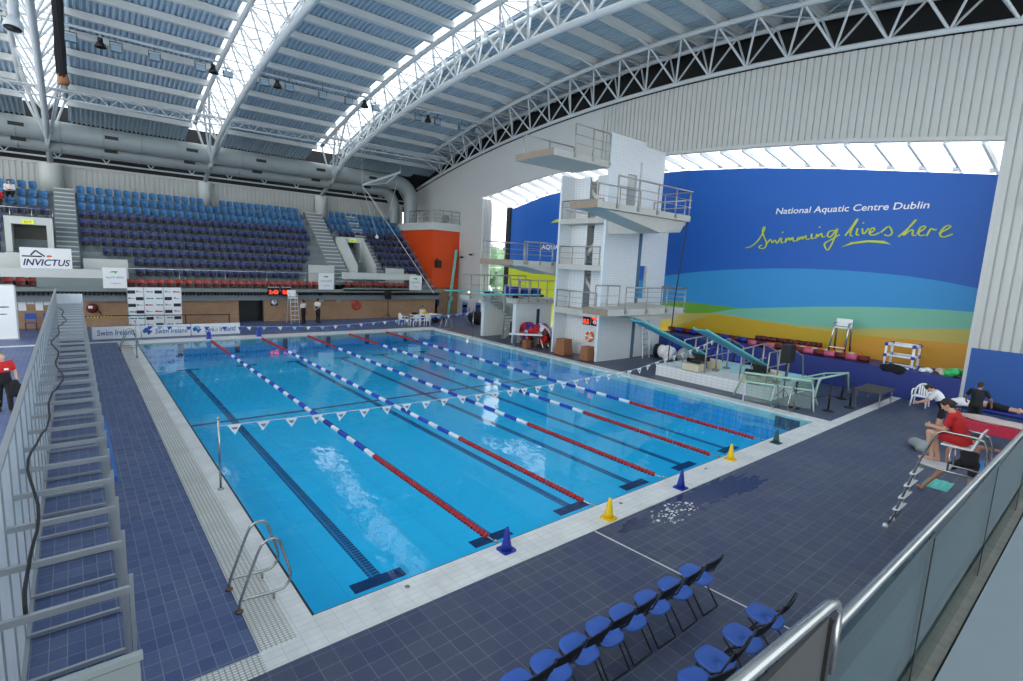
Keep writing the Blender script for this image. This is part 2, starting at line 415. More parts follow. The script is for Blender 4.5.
mb.box(RX - 0.012, RX, 0.45, 1.3, -0.55, -0.12)
structure('pool_basin', mb, ['poolfloor', 'poolwall', 'poolwall_x', 'lane', 'navyline'])
mb = MB(); b = 0.022
mb.box(LX, RX, NY, NY + b * 2, -0.3, -0.01); mb.box(LX, LX + b * 2, NY, FY, -0.3, -0.01)
structure('trim_9', mb, 'ink_black')
mb = MB(); mb.quad((LX, NY, -0.03), (RX, NY, -0.03), (RX, FY, -0.03), (LX, FY, -0.03))
tag(mb.build('pool_water', 'water', fix=False), 'clear blue water filling the lane pool', 'water', kind='stuff')
# overflow fitting lids on the near coping
for i, (x, y) in enumerate([(1.35, -0.18), (6.35, -0.22), (9.75, -0.2)]):
    mb = MB(); mb.lathe([(0.04, 0), (0.04, 0.006)], (x, y, 0.012), n=12)
    tag(mb.build('drain_cap', 'steel'), 'small round steel cap in the near white coping, ' + ['left of the nearest cone', 'just past the nearest yellow cone', 'past the second blue cone'][i], 'drain cap', 'caps in the pool coping')

# ---- end wall below the stand
def zB(y): return 15.4 - 0.0054 * (y - 13) ** 2
def zR(y): return 17.75 - 0.0054 * (y - 13) ** 2
mb = MB(); mb.box(-16, 6.35, 32.5, 32.7, 0, 2.3); mb.box(7.8, 22.0, 32.5, 32.7, 0, 2.3); mb.box(6.35, 7.8, 32.5, 32.7, 1.7, 2.3)
mb.box(22.0, WX, 33.5, 33.7, 0, 2.4); mb.box(21.8, 22.0, 32.5, 33.7, 0, 2.4)
structure('wall_far', mb, 'brick')
mb = MB(); mb.box(6.35, 7.8, 33.0, 33.05, 0, 1.75); mb.box(6.3, 6.38, 32.46, 33.0, 0, 1.72); mb.box(7.77, 7.85, 32.46, 33.0, 0, 1.72); mb.box(6.38, 7.77, 32.46, 33.0, 1.66, 1.72)
structure('door_1', mb, 'black')
mb = MB()                                         # ribbed soffit under the stand
mb.box(-16, 22, 32.0, 32.5, 2.02, 2.1)
for i in range(190): mb.box(-16 + i * 0.2, -15.93 + i * 0.2, 32.02, 32.5, 1.88, 2.02)
structure('trim_10', mb, 'dark')
mb = MB(); mb.box(-16, 22.0, 31.95, 32.12, 2.1, 2.32); mb.box(-3.8, -0.9, 31.95, 32.15, 2.3, 2.86); mb.box(-16, -4.9, 32.6, 32.75, 2.3, 2.86)
structure('wall_stand_front', mb, 'fascia')
mb = MB(); mb.box(-16, -0.95, 31.96, 32.3, 2.87, 3.36); mb.box(13.4, 19.6, 31.96, 32.3, 3.1, 3.6)
structure('trim_11', mb, 'whitepaint')
mb = MB(); mb.box(13.4, 19.6, 31.95, 32.1, 2.2, 2.42)
structure('trim_12', mb, 'fascia')
# terraces
NR = 10
def rowY(k): return 33.6 + 0.71 * k
def rowZ(k): return 3.47 + 0.57 * k - 0.86
mb = MB()
pr = [(32.3, 2.0), (33.0, 2.0)]
for k in range(NR):
    y0 = rowY(k) - 0.6
    pr += [(y0, rowZ(k))]
    pr += [(y0 + 0.71, rowZ(k))]
pr += [(40.0, rowZ(9) + 0.35), (42.2, rowZ(9) + 0.35), (42.2, 1.5), (32.3, 1.5)]
mb.prism(pr, 'x', -16, 22.0)
structure('stand_terrace', mb, 'terrace')
def aisle(n, x0, x1):
    m_ = MB()
    for k in range(NR * 2):
        y0 = 33.0 + 0.355 * k; z = rowZ(0) - 0.2 + 0.285 * k
        m_.m(0).box(x0, x1, y0, y0 + 0.38, z - 0.4, z + 0.5)
        m_.m(1).box(x0 + .04, x1 - .04, y0 - 0.015, y0 + 0.02, z + 0.43, z + 0.505)
    structure(n, m_, ['terrace', 'whitepaint'])
aisle('aisle_steps_left', -2.95, -1.85); aisle('aisle_steps_right', 13.15, 14.6); aisle('aisle_steps_far_right', 16.7, 17.7)
# vomitory portals
def portal(n, x0, x1, y0, y1, z0, z1, slope):
    m_ = MB(); t = 0.28
    m_.m(0).box(x0, x0 + t, y0, y1, z0, z1); m_.box(x1 - t, x1, y0, y1, z0, z1); m_.box(x0 + t, x1 - t, y0, y1, z1 - 0.42, z1)
    if slope:
        for xa in (x0, x1 - 0.22):
            m_.prism([(y0, z1), (33.0, z1 - (y0 - 33.0) * 0.86), (33.0, 3.2), (y0, 3.2)], 'x', xa, xa + 0.22)
    m_.m(1).box(x0 + t, x1 - t, y1 - 0.1, y1, z0, z1 - 0.3); m_.m(2).box(x0, x1, y0 - 1.0, y1, z0 - 0.3, z0)
    structure(n, m_, ['whitepaint', 'doorgrey', 'terrace'])
M['doorgrey'] = mat('grey_door_panel', (96, 92, 88), 0.6)
portal('door_2', -5.05, -3.0, 34.4, 36.2, 4.15, 6.15, False)
portal('door_3', 14.75, 16.55, 35.6, 37.0, 3.9, 6.35, True)
for nm, x, y, z, l in [('exit_sign', -4.05, 34.36, 5.86, 'lit green and yellow exit sign above the left portal of the stand'), ('exit_sign', 15.65, 35.56, 6.1, 'lit green and yellow exit sign above the right portal of the stand')]:
    t = thing(nm, l, 'exit sign', (x, y, z), 'exit signs over the stand portals')
    m_ = MB(); m_.box(x - 0.25, x + 0.25, y - 0.03, y + 0.04, z - 0.10, z + 0.10); m_.build('housing', 'exit', t)
    text('EXIT', 'lettering', 'ink_black', (x - 0.16, y - 0.031, z - 0.06), (1, 0, 0), (0, 0, 1), 0.32, 0.12, t, 0.003)
# low walls beside the portals
mb = MB(); mb.box(-9, -4.95, 33.2, 33.35, 2.4, 4.1); mb.box(-5.0, -3.0, 33.0, 33.15, 2.4, 4.15); mb.box(-1.75, 0.35, 33.0, 33.15, 2.6, 3.95); mb.box(11.2, 13.1, 33.0, 33.15, 2.6, 4.05); mb.box(17.4, 19.0, 33.0, 33.15, 2.6, 4.0)
structure('wall_stand_low', mb, 'whitepaint')
# back wall: white ribbed cladding, dark gap above
mb = MB()
n = 130
for i in range(n):
    x = -16 + i * 0.305
    if x > 24.5: break
    mb.box(x, x + 0.22, 42.15, 42.3, 6.5, 10.05); mb.box(x + 0.22, x + 0.305, 42.2, 42.3, 6.5, 10.05)
mb.box(-16, 24.8, 42.05, 42.3, 10.0, 10.15)
structure('wall_back', mb, 'clad')
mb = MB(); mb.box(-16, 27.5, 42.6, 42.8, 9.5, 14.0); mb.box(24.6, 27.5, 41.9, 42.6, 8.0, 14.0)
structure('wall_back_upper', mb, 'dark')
# columns standing on the stand
for nm, x, r, z0 in (('column_left', -3.0, 0.62, 7.6), ('column_middle', 6.1, 0.42, 7.6), ('column_right', 15.2, 0.5, 6.9)):
    m_ = MB(); m_.lathe([(r, z0), (r, 9.95), (r * 0.97, 10.0)], (x, 41.6, 0), n=28); structure(nm, m_, 'whitepaint')
# orange plant room in the corner
mb = MB(); mb.box(22.0, WX, 33.5, 42.2, 2.35, 7.45); structure('wall_orange', mb, 'orange')
mb = MB(); mb.box(21.85, WX, 33.35, 42.2, 7.45, 8.1); structure('trim_13', mb, 'whitepaint')
# ---- right wall: clad, with the arched opening
OPEN = [(-2.5, 10.35), (0.1, 10.68), (3.5, 11.07), (6.8, 11.32), (12.3, 11.59), (18, 11.58), (21.5, 11.45), (25.5, 11.0), (30.2, 10.24)]
def zO(y):
    for (a, za), (b_, zb) in zip(OPEN, OPEN[1:]):
        if a <= y <= b_: return za + (zb - za) * (y - a) / (b_ - a)
    return 10.3
def zW(y): return 15.25 - 0.0043 * (y - 12) ** 2
mb = MB()
def clad(y0, y1, bot, top, x=WX, step=0.30, g=0.06):
    ys = []; y = y0
    while y < y1 - 1e-6:
        ys += [(y, x), (min(y + step - 0.07, y1), x), (min(y + step - 0.06, y1), x + g), (min(y + step - 0.01, y1), x + g)]
        y += step
    ys.append((y1, x))
    vs = []; fs = []
    for (yy, xx) in ys: vs += [(xx, yy, bot(yy)), (xx, yy, top(yy))]
    for i in range(len(ys) - 1): fs.append((2 * i, 2 * i + 1, 2 * i + 3, 2 * i + 2))
    mb.m(0).add(vs, fs)
clad(-13, -2.5, lambda y: 2.5, zW); clad(-2.5, 17.5, zO, zW)
mb.m(1)
vs = []; fs = []
for i in range(41):
    y = 17.5 + i * (42.2 - 17.5) / 40
    vs += [(WX, y, zO(y) if y < 30.2 else 10.24), (WX, y, zW(y))]
fs = [(2 * i, 2 * i + 1, 2 * i + 3, 2 * i + 2) for i in range(40)]
mb.add(vs, fs); mb.box(WX, WX + 0.12, 30.2, 42.2, 0, 10.24)
structure('wall_right', mb, ['clad', 'clad_smooth'], fix=False)
mb = MB(); mb.box(WX, WX + 0.15, -13, -2.5, 0, 2.5); structure('baseboard_right', mb, 'blue_wall')
# opening reveal: edge trim along arch, jambs, sloping glazing with rafters, mural wall
MX = 27.0
MT = [(-2.3, 9.43), (0, 9.75), (4, 10.3), (8, 10.75), (12.5, 11.05), (17, 11.05), (21, 10.75), (25, 10.3), (28.6, 9.55)]
def zM(y):
    for (a, za), (b_, zb) in zip(MT, MT[1:]):
        if a <= y <= b_: return za + (zb - za) * (y - a) / (b_ - a)
    return 9.43 if y < 0 else 9.5
mb = MB()
pts = [(WX - 0.02, y, zO(y) + 0.06) for y in [-2.5 + i * 32.7 / 40 for i in range(41)]]
for p, q_ in zip(pts, pts[1:]): mb.bar(p, q_, 0.32, 0.16)
mb.box(WX - 0.02, MX, -2.62, -2.5, 0, 10.3)
structure('trim_14', mb, 'clad_smooth')
mb = MB()                                           # ribbed left jamb
for i in range(5): mb.box(WX + .12 + i * 0.16, WX + .12 + i * 0.16 + 0.11, 30.2, 30.25, 0, 10.2)
mb.box(WX + .12, WX + .95, 30.25, 30.32, 0, 10.2)
structure('trim_15', mb, 'clad')
mb = MB()
for i in range(27):
    y = -1.9 + i * 1.2
    mb.bar((WX, y, zO(y) - 0.02), (MX + 0.25, y - 0.25, zM(min(28.5, y - 0.25)) + 0.12), 0.10, 0.26)
    mb.cbox((MX - 0.15, y - 0.1, zM(min(28.5, y)) + 0.12), (0.3, 0.22, 0.16))
structure('trim_16', mb, 'white')
mb = MB()
for i in range(40):
    a = -2.5 + i * 32.7 / 40; b_ = a + 32.7 / 40
    mb.quad((WX, a, zO(a) + 0.1), (WX, b_, zO(b_) + 0.1), (MX + 0.3, b_, zM(min(b_, 28.5)) + 0.3), (MX + 0.3, a, zM(min(a, 28.5)) + 0.3))
structure('window_1', mb, 'skyglass', fix=False)
mb = MB()                                           # end window by the left jamb with mullions
mb.m(0).quad((25.8, 30.25, 0.0), (MX, 30.25, 0.0), (MX, 30.25, 9.6), (25.8, 30.25, 10.0))
for z in (2.6, 4.4, 6.2, 8.0): mb.m(1).box(25.7, MX + 0.1, 30.2, 30.26, z, z + 0.09)
mb.box(25.75, 25.85, 30.15, 30.3, 0, 10); mb.m(2).box(MX - 0.1, MX + 0.1, 28.95, 29.5, 0, 9.6)
structure('window_2', mb, ['skyglass', 'white', 'dark'], fix=False)
mb = MB()
for i in range(40):
    c = (26.3 + rnd.random() * 6, 33 + rnd.random() * 2.5, rnd.random() * 6.0); r = 0.6 + rnd.random() * 0.7
    mb.ell(c, (r, r, r), 7, 5)
tag(mb.build('hedge', 'grass', smooth=False), 'pale green hedge outside the end window of the alcove', 'hedge', kind='stuff')
# mural wall: printed bands lie as thin inlays on one wall
mb = MB()
def band(i, top, bot, d):
    ys = sorted(set([round(-2.3 + 31.3 * k / 60, 3) for k in range(61)]))
    def f(T, y):
        T = sorted(T)
        if y <= T[0][0]: return T[0][1]
        for (a, za), (b_, zb) in zip(T, T[1:]):
            if a <= y <= b_: return za + (zb - za) * (y - a) / (b_ - a)
        return T[-1][1]
    vs = []; fs = []
    for y in ys: zt = f(top, y); zb = min(f(bot, y), zt); vs += [(MX - d, y, zb), (MX - d, y, zt)]
    mb.m(i).add(vs, [(2 * k, 2 * k + 1, 2 * k + 3, 2 * k + 2) for k in range(len(ys) - 1)])
base = [(-2.3, 0.0), (29, 0.0)]
band(0, [(y, z) for y, z in MT] + [(29, 9.5)], base, 0.0)
mid = [(29, 2.2), (20, 3.2), (13.5, 4.53), (11.0, 4.92), (8.8, 5.16), (6.7, 5.3), (4.9, 5.37), (3.2, 5.36), (1.7, 5.31), (0.3, 5.2), (-1.0, 5.04), (-2.3, 4.78)]
band(1, mid, base, 0.006)
band(2, [(29, 4.6), (23.6, 4.2), (18, 3.3), (14, 2.95), (13.4, 2.89), (11.3, 3.05), (9.6, 3.02), (7.67, 3.0), (5.6, 2.9), (3.5, 2.4), (-2.3, 1.0)], base, 0.012)
band(3, [(29, 1.0), (12, 2.0), (9.53, 2.59), (8.3, 2.94), (5.55, 3.28), (3.81, 3.48), (1.5, 3.69), (-0.55, 3.8), (-2.3, 3.82)], base, 0.018)
band(4, [(29, 4.55), (24, 4.3), (20, 3.4), (17, 2.7)] + [(16, 2.2), (13, 2.2), (9.53, 2.56), (6.7, 2.44), (4.8, 2.40), (2.82, 2.49), (1.2, 2.68), (-2.3, 3.11)], base, 0.024)
band(6, [(29, 1.0), (12, 1.5), (9.5, 2.5), (6.7, 2.40), (3.7, 2.27), (2.4, 2.3), (1.1, 2.3), (-0.4, 2.36), (-2.3, 2.45)], base, 0.030)
band(7, [(29, 0.3), (5, 0.6), (2.5, 1.9), (1.2, 2.25), (-0.4, 2.36), (-2.3, 2.45)], base, 0.036)
band(5, [(29, 4.55), (25, 4.35), (20, 3.4), (17.3, 2.6), (16, 0.2), (-2.3, 0.0)], base, 0.042)
mb.m(0).box(MX + 0.02, MX + 0.2, -2.3, 29, 0, 9.4)
mural = structure('wall_mural', mb, ['mural_blue', 'mural_mid', 'mural_green', 'mural_teal', 'mural_pale', 'mural_lime', 'mural_yellow', 'mural_orange'], fix=False)
mural['label'] = 'large printed mural wall of blue, teal, green and yellow waves behind the diving boards'
def mtext(s, m, y0, z0, w, h, **k): return text(s, 'mural_lettering', m, (MX - 0.03, y0, z0), (0, -1, 0), (0, 0, 1), w, h, mural, **k)
mtext('National Aquatic Centre Dublin', 'white', 6.58, 8.1, 6.64, 0.42, shear=0.1, bold=0.012)
mtext('AQUA', 'white', 24.9, 6.08, 2.0, 0.42, bold=0.02); mtext('FT', 'white', 21.0, 6.08, 0.75, 0.42, bold=0.02)
SCR = [[(8.02,6.41),(7.75,6.44),(7.37,6.77),(7.13,7.24),(7.04,7.52),(7.14,7.56),(7.2,7.35),(7.07,7.0),(6.85,6.66),(6.93,6.39),(7.2,6.36),(7.3,6.48),(7.11,6.57)],
[(6.85,6.66),(6.68,6.94),(6.59,6.62),(6.45,6.89),(6.33,6.6),(6.24,6.81),(6.17,6.96)],[(6.12,6.94),(6.11,6.66),(5.98,6.72)],[(6.13,7.21),(6.06,7.25)],
[(5.9,6.69),(5.87,7.0),(5.87,6.72),(5.72,7.02),(5.68,6.74),(5.55,7.05),(5.51,6.74),(5.36,6.8)],[(5.33,6.77),(5.26,7.05),(5.24,6.77),(5.08,7.08),(5.07,6.8),(4.9,7.13),(4.88,6.83),(4.71,6.9)],
[(4.64,7.15),(4.64,6.88),(4.51,6.93)],[(4.33,7.45),(4.28,7.49)],[(4.44,6.9),(4.37,7.2),(4.36,6.93),(4.17,7.23),(4.14,6.95),(3.99,7.02)],
[(3.61,7.3),(3.85,7.27),(3.92,7.04),(3.76,6.93),(3.6,7.19),(3.46,7.45),(3.53,7.03),(3.66,6.56),(3.79,6.27),(3.95,6.5),(4.0,6.66),(3.75,6.82),(3.34,7.09)],
[(3.1,7.03),(2.87,7.44),(2.64,7.89),(2.68,7.74),(2.86,7.34),(2.91,7.03),(2.77,7.03)],[(2.61,7.38),(2.64,7.05),(2.5,7.08)],[(2.42,7.61),(2.37,7.65)],[(2.41,7.38),(2.34,7.03),(2.14,7.38)],
[(2.11,7.12),(1.88,7.27),(1.93,7.42),(2.09,7.32),(2.07,7.07),(1.88,7.04),(1.68,7.17)],[(1.63,7.17),(1.37,7.46),(1.28,7.41),(1.14,7.11),(1.31,7.0),(1.47,7.07)],
[(0.91,6.97),(0.61,7.3),(0.31,7.75),(0.38,7.69),(0.64,7.25),(0.77,6.96),(0.52,7.25),(0.38,7.3),(0.41,7.01),(0.25,7.03)],[(0.25,7.1),(-0.02,7.31),(-0.05,7.43),(0.11,7.43),(0.21,7.2),(0.13,6.99),(-0.07,7.05)],
[(-0.13,6.99),(-0.22,7.29),(-0.29,7.33),(-0.35,7.24),(-0.45,7.28)],[(-0.55,7.1),(-0.82,7.28),(-0.95,7.41),(-0.79,7.46),(-0.6,7.23),(-0.6,6.98),(-0.75,6.93),(-1.03,7.07)]]
def chaikin(p):
    for _ in range(2):
        o = [p[0]]
        for a, b_ in zip(p, p[1:]): o += [(a[0] * .75 + b_[0] * .25, a[1] * .75 + b_[1] * .25), (a[0] * .25 + b_[0] * .75, a[1] * .25 + b_[1] * .75)]
        p = o + [p[-1]]
    return p
m_ = MB()
for st in SCR:
    pts = [(MX - 0.04, y, z) for y, z in (chaikin(st) if len(st) > 2 else st)]
    for a, b_ in zip(pts, pts[1:]): m_.bar(a, b_, 0.045 + 0.035 * abs(b_[2] - a[2]) / (abs(b_[1] - a[1]) + abs(b_[2] - a[2]) + 1e-5), 0.02, (1, 0, 0.01))
m_.prism([(3.24,6.46),(2.78,6.72),(2.07,6.82),(1.45,6.79),(1.14,6.62),(1.44,6.66),(2.06,6.72),(2.68,6.64)], 'x', MX - 0.05, MX - 0.03)
m_.prism([(23.97, 8.18), (23.5, 8.42), (22.6, 8.55), (23.0, 8.25)], 'x', MX - 0.05, MX - 0.03)
m_.build('mural_script', 'ink_lime', mural)
# blue plinth under the mural
mb = MB(); mb.box(WX - 0.1, MX, -2.5, 12.0, 0, 1.2); structure('plinth_blue', mb, 'blue_ledge', bevel=0.02)

# ---- roof
xs = [-16 + 0.26 * i for i in range(int(42 / 0.26))]
TR = [-3.0, 6.1, 15.2]
ysr = [-14 + i * 57 / 46 for i in range(47)]
def bay(x0, x1):
    prof = []; x = x0
    while x < x1:
        prof += [(x, 0.0), (min(x + 0.10, x1), 0.0), (min(x + 0.13, x1), -0.09), (min(x + 0.23, x1), -0.09)]; x += 0.26
    prof.append((x1, 0.0)); k = len(prof)
    vs = [(p[0], y, zR(y) + p[1] + 0.1) for y in ysr for p in prof]
    fs = [(j * k + i, j * k + i + 1, (j + 1) * k + i + 1, (j + 1) * k + i) for j in range(len(ysr) - 1) for i in range(k - 1)]
    mb.add(vs, fs)
for nm, x0, x1 in (('ceiling_left', -16, -4.1), ('ceiling_bay_left', -1.9, 5.0), ('ceiling_bay_middle', 7.2, 14.1), ('ceiling_bay_right', 16.3, 26.5)):
    mb = MB(); bay(x0, x1); structure(nm, mb, 'deck_roof', fix=False)
PY = [13 + 2.05 * k for k in range(-12, 14)]
for i, (x0, x1) in enumerate(((-16, -4.0), (-2.0, 5.1), (7.1, 14.2), (16.2, 26))):
    mb = MB()
    for y in PY: mb.box(x0, x1, y - 0.15, y + 0.15, zR(y) - 0.34, zR(y)); 
    structure('ceiling_purlin_' + ['far_left', 'left', 'middle', 'right'][i], mb, 'purlin')
for i, x in enumerate(TR):
    mb = MB()
    for y in PY: mb.m(0).box(x - 1.1, x + 1.1, y - 0.03, y + 0.03, zR(y) - 0.05, zR(y) + 0.1)
    vs = [(xx, y, zR(y) + 0.13) for y in ysr for xx in (x - 1.1, x + 1.1)]
    mb.m(1).add(vs, [(2 * j, 2 * j + 1, 2 * j + 3, 2 * j + 2) for j in range(len(ysr) - 1)])
    structure('window_%d' % (i + 3), mb, ['white', 'skyglass'], fix=False)
# dark void above the clad wall
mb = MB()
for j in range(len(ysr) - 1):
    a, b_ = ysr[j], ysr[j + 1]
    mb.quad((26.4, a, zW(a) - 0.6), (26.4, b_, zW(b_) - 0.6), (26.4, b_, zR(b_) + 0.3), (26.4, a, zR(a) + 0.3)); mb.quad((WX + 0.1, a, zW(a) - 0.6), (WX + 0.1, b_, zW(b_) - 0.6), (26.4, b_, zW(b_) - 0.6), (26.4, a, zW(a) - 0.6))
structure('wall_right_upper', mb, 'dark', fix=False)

# added unseen hall end: wall stops sky reflections, window band brightens the hall
mb = MB(); mb.box(-16, 27, -14.2, -14.0, 0, 2.5); mb.box(-16, 27, -14.2, -14.0, 15.5, 18.5)
structure('wall_added_camera_end', mb, 'fascia')
mb = MB(); mb.m(0).box(-16, 27, -14.12, -14.1, 2.5, 15.5)
for i in range(18): mb.m(1).box(-16 + i * 2.5, -15.85 + i * 2.5, -14.16, -14.04, 2.5, 15.5)
mb.box(-16, 27, -14.16, -14.04, 8.9, 9.05)
structure('window_6', mb, ['skyglass', 'white'])
# ================================================================ ROOF STEEL, DUCTS, LAMPS
def truss(x, label, left=1.0, right=1.0, wall=False):
    t = thing('roof_truss', label, 'roof truss', (x, 41.6, 10.0 if not wall else 11.0), 'arched roof trusses')
    zb = (lambda y: zW(y) + 0.12) if wall else zB
    zt = lambda y: zR(y) - 0.48
    yb = [36 - i * 50 / 32 for i in range(33)]
    if wall:
        yb = [41 - i * 54 / 34 for i in range(35)]
        MB().tube([(x + 0.3, y, zb(y)) for y in yb], 0.12).build('bottom_chord', 'steel_white', t)
    else:
        MB().tube([(x, 41.6, 9.95)] + [(x, y, zb(y)) for y in yb], 0.165, 10).build('bottom_chord', 'steel_white', t)
    yt = [36.6 - i * 50.6 / 32 for i in range(33)]
    MB().tube(([] if wall else [(x - left, 38.6, zt(38.6))]) + [(x - left, y, zt(y)) for y in yt], 0.14).build('top_chord', 'steel_white', t)
    MB().tube(([] if wall else [(x + right, 38.6, zt(38.6))]) + [(x + right, y, zt(y)) for y in yt], 0.14).build('top_chord', 'steel_white', t)
    nodes = [y for y in PY if -13 < y < 38]
    bx = x + 0.3 if wall else x
    for sd, nm in ((-left, 'web_lattice'), (right, 'web_lattice')):
        m_ = MB()
        for y in nodes:
            for dy in (-1.025, 1.025):
                if y + dy > 37.2: continue
                m_.tube([(x + sd, y, zt(y)), (bx, y + dy, zb(y + dy))], 0.055, 6)
        m_.build(nm, 'steel_white', t)
    m_ = MB()
    for i, y in enumerate(nodes):
        m_.tube([(x - left, y, zt(y)), (x + right, y, zt(y))], 0.045, 5)
        if i + 1 < len(nodes):
            a, b_ = (x - left, x + right) if i % 2 else (x + right, x - left)
            m_.tube([(a, y, zt(y)), (b_, nodes[i + 1], zt(nodes[i + 1]))], 0.03, 5)
    m_.build('top_lattice', 'steel_white', t)
    m_ = MB()
    if not wall:
        for sd in (-left, right):
            for y in (33.5, 35.6, 38.6): m_.tube([(x + sd, y, zt(y)), (x, 39.0, 10.9)], 0.07, 6)
        m_.build('end_brace', 'steel_white', t)
    else:
        for y in nodes[::2]: MB().tube([(x - left, y, zt(y)), (x - left - 1.5, y, zR(y) - 0.3)], 0.07, 6).build('knee_brace', 'steel_white', t)
    return t
truss(-3.0, 'arched white steel roof truss rising from the wide left column')
truss(6.1, 'arched white steel roof truss rising from the middle column')
truss(15.2, 'arched white steel roof truss in front of the brightest skylight, rising from the right column')
truss(24.3, 'arched steel roof truss along the top of the white clad wall', 1.0, 1.0, True)
# lattice walkway beam across the far end
t = thing('lattice_beam', 'long thin white lattice beam crossing below the roof at the far end', 'lattice beam', (4, 35, 13.2))
m_ = MB()
for dy, dz in ((-0.25, 0.25), (0.25, 0.25), (-0.25, -0.25)): m_.tube([(-16, 35 + dy, 13.0 + dz), (4, 35 + dy, 13.35 + dz), (24, 35 + dy, 13.65 + dz)], 0.05, 6)
m_.build('chord', 'steel_white', t)
m_ = MB()
for i in range(80):
    x = -16 + i * 0.5; z = 13.0 + 0.65 * (i / 80)
    m_.tube([(x, 34.75, z + (0.25 if i % 2 else -0.25)), (x + 0.5, 34.75, z + (-0.25 if i % 2 else 0.25))], 0.025, 5)
    m_.tube([(x, 34.75, z + 0.25), (x + 0.5, 35.25, z + 0.25)], 0.025, 5)
m_.build('web_lattice', 'steel_white', t)
# rod with V struts under the ducts
t = thing('strut_rail', 'white rail with V struts in the dark gap under the ventilation ducts', 'strut rail', (4, 41.5, 10.1))
MB().tube([(-16, 41.3, 10.4), (24, 41.3, 10.4)], 0.06, 6).build('rail', 'steel_white', t)
for i in range(15):
    x = -13 + i * 2.6; m_ = MB(); m_.tube([(x - 0.6, 41.3, 11.3), (x, 41.3, 10.42), (x + 0.6, 41.3, 11.3)], 0.06, 6); m_.build('strut', 'steel_white', t)
# ducts
def duct(label, z, y, r, xe, zend):
    t = thing('ventilation_duct', label, 'duct', (xe, y, zend), 'ventilation ducts')
    R_ = 1.5
    pts = [(-16, y, z), (xe - R_, y, z)] + [(xe - R_ + R_ * math.sin(a * PI / 16), y, z - R_ + R_ * math.cos(a * PI / 16)) for a in range(1, 9)] + [(xe, y, zend)]
    MB().tube(pts, r, 24, False).build('pipe', 'duct', t)
    m_ = MB()
    for x in [-15 + 2.1 * i for i in range(30)]:
        if x < xe - R_: m_.tube([(x - 0.03, y, z), (x + 0.03, y, z)], r + 0.025, 24)
    m_.build('joint_band', 'duct', t)
    for x in [-9 + 4.6 * i for i in range(8)]:
        if x < xe - 3:
            m_ = MB(); m_.m(0).box(x - 0.42, x + 0.42, y - r - 0.05, y - r * 0.8, z - 0.16, z + 0.16)
            m_.m(1).box(x - 0.36, x + 0.36, y - r - 0.06, y - r * 0.8, z - 0.11, z + 0.11); m_.build('air_grille', ['duct', 'black'], t)
duct('upper of two long grey ventilation ducts along the far wall', 11.75, 38.9, 0.64, 22.75, 8.1)
duct('lower of two long grey ventilation ducts along the far wall', 11.05, 40.0, 0.50, 21.6, 8.1)
# railing on the plant room roof
def railing(label, pts, h, nm='guard_rail', posts=8, rails=(0.55,), post_m='rail_dark', rail_m='rail_dark', r=0.028, parent=None, top_r=None, group=None, cat='railing'):
    t = parent or thing(nm, label, cat, pts[0], group)
    P = [Vector(p) for p in pts]
    up = Vector((0, 0, h))
    MB().tube([p + up for p in P], top_r or r * 1.2, 8).build('top_rail', rail_m, t)
    m_ = MB()
    for f in rails: m_.tube([p + Vector((0, 0, h * f)) for p in P], r * 0.55, 6)
    if rails: m_.build('mid_rail', rail_m, t)
    L_ = sum((b_ - a).length for a, b_ in zip(P, P[1:]))
    for i in range(posts):
        d = L_ * i / max(1, posts - 1)
        for a, b_ in zip(P, P[1:]):
            l = (b_ - a).length
            if d <= l + 1e-6: break
            d -= l
        p = a + (b_ - a) * (d / l)
        MB().tube([p, p + up], r, 8).build('post', post_m, t)
    return t
railing('thin grey guard rail round the top of the orange plant room', [(21.95, 37.6, 8.1), (21.95, 33.45, 8.1), (24.7, 33.45, 8.1)], 1.05, posts=9, rails=(0.35, 0.65), post_m='steel', rail_m='steel')
t = thing('fan_unit', 'small grey fan unit on the roof of the orange plant room', 'fan unit', (23.6, 34.6, 8.1))
m_ = MB(); m_.lathe([(0.28, 0), (0.34, 0.05), (0.34, 0.3), (0.25, 0.35)], (23.6, 34.2, 8.5), (0, -1, 0.1), 16); m_.build('fan_drum', 'duct', t)
m_ = MB(); m_.box(23.4, 23.8, 34.1, 34.5, 8.1, 8.3); m_.build('mount', 'duct', t)
t = thing('wall_speaker', 'small black box speaker on the orange wall corner', 'speaker', (22.6, 33.4, 4.9))
MB().box(22.25, 22.75, 33.1, 33.48, 4.2, 4.85).build('cabinet', 'black', t, bevel=0.03); MB().box(22.45, 22.55, 33.4, 33.5, 4.85, 5.0).build('bracket', 'black', t)
# floodlights hung under the purlins
def floodlight():
    t = thing('floodlight', 'x', 'floodlight', (0, 0, 0), 'floodlights under the roof')
    m_ = MB(); m_.box(-0.34, 0.34, -0.12, 0.16, -0.75, -0.28); m_.box(-0.28, 0.28, 0.16, 0.3, -0.68, -0.35); m_.build('housing', 'lamp_grey', t, bevel=0.03)
    m_ = MB(); m_.box(-0.30, 0.30, -0.14, -0.12, -0.71, -0.32); m_.build('lens', 'lamp_lens', t)
    m_ = MB(); m_.bar((-0.36, 0, -0.5), (-0.36, 0, -0.1), 0.05, 0.05); m_.bar((0.36, 0, -0.5), (0.36, 0, -0.1), 0.05, 0.05); m_.bar((-0.38, 0, -0.1), (0.38, 0, -0.1), 0.05, 0.05); m_.bar((0, 0, -0.1), (0, 0, 0.3), 0.06, 0.06); m_.build('bracket', 'lamp_grey', t)
    return t
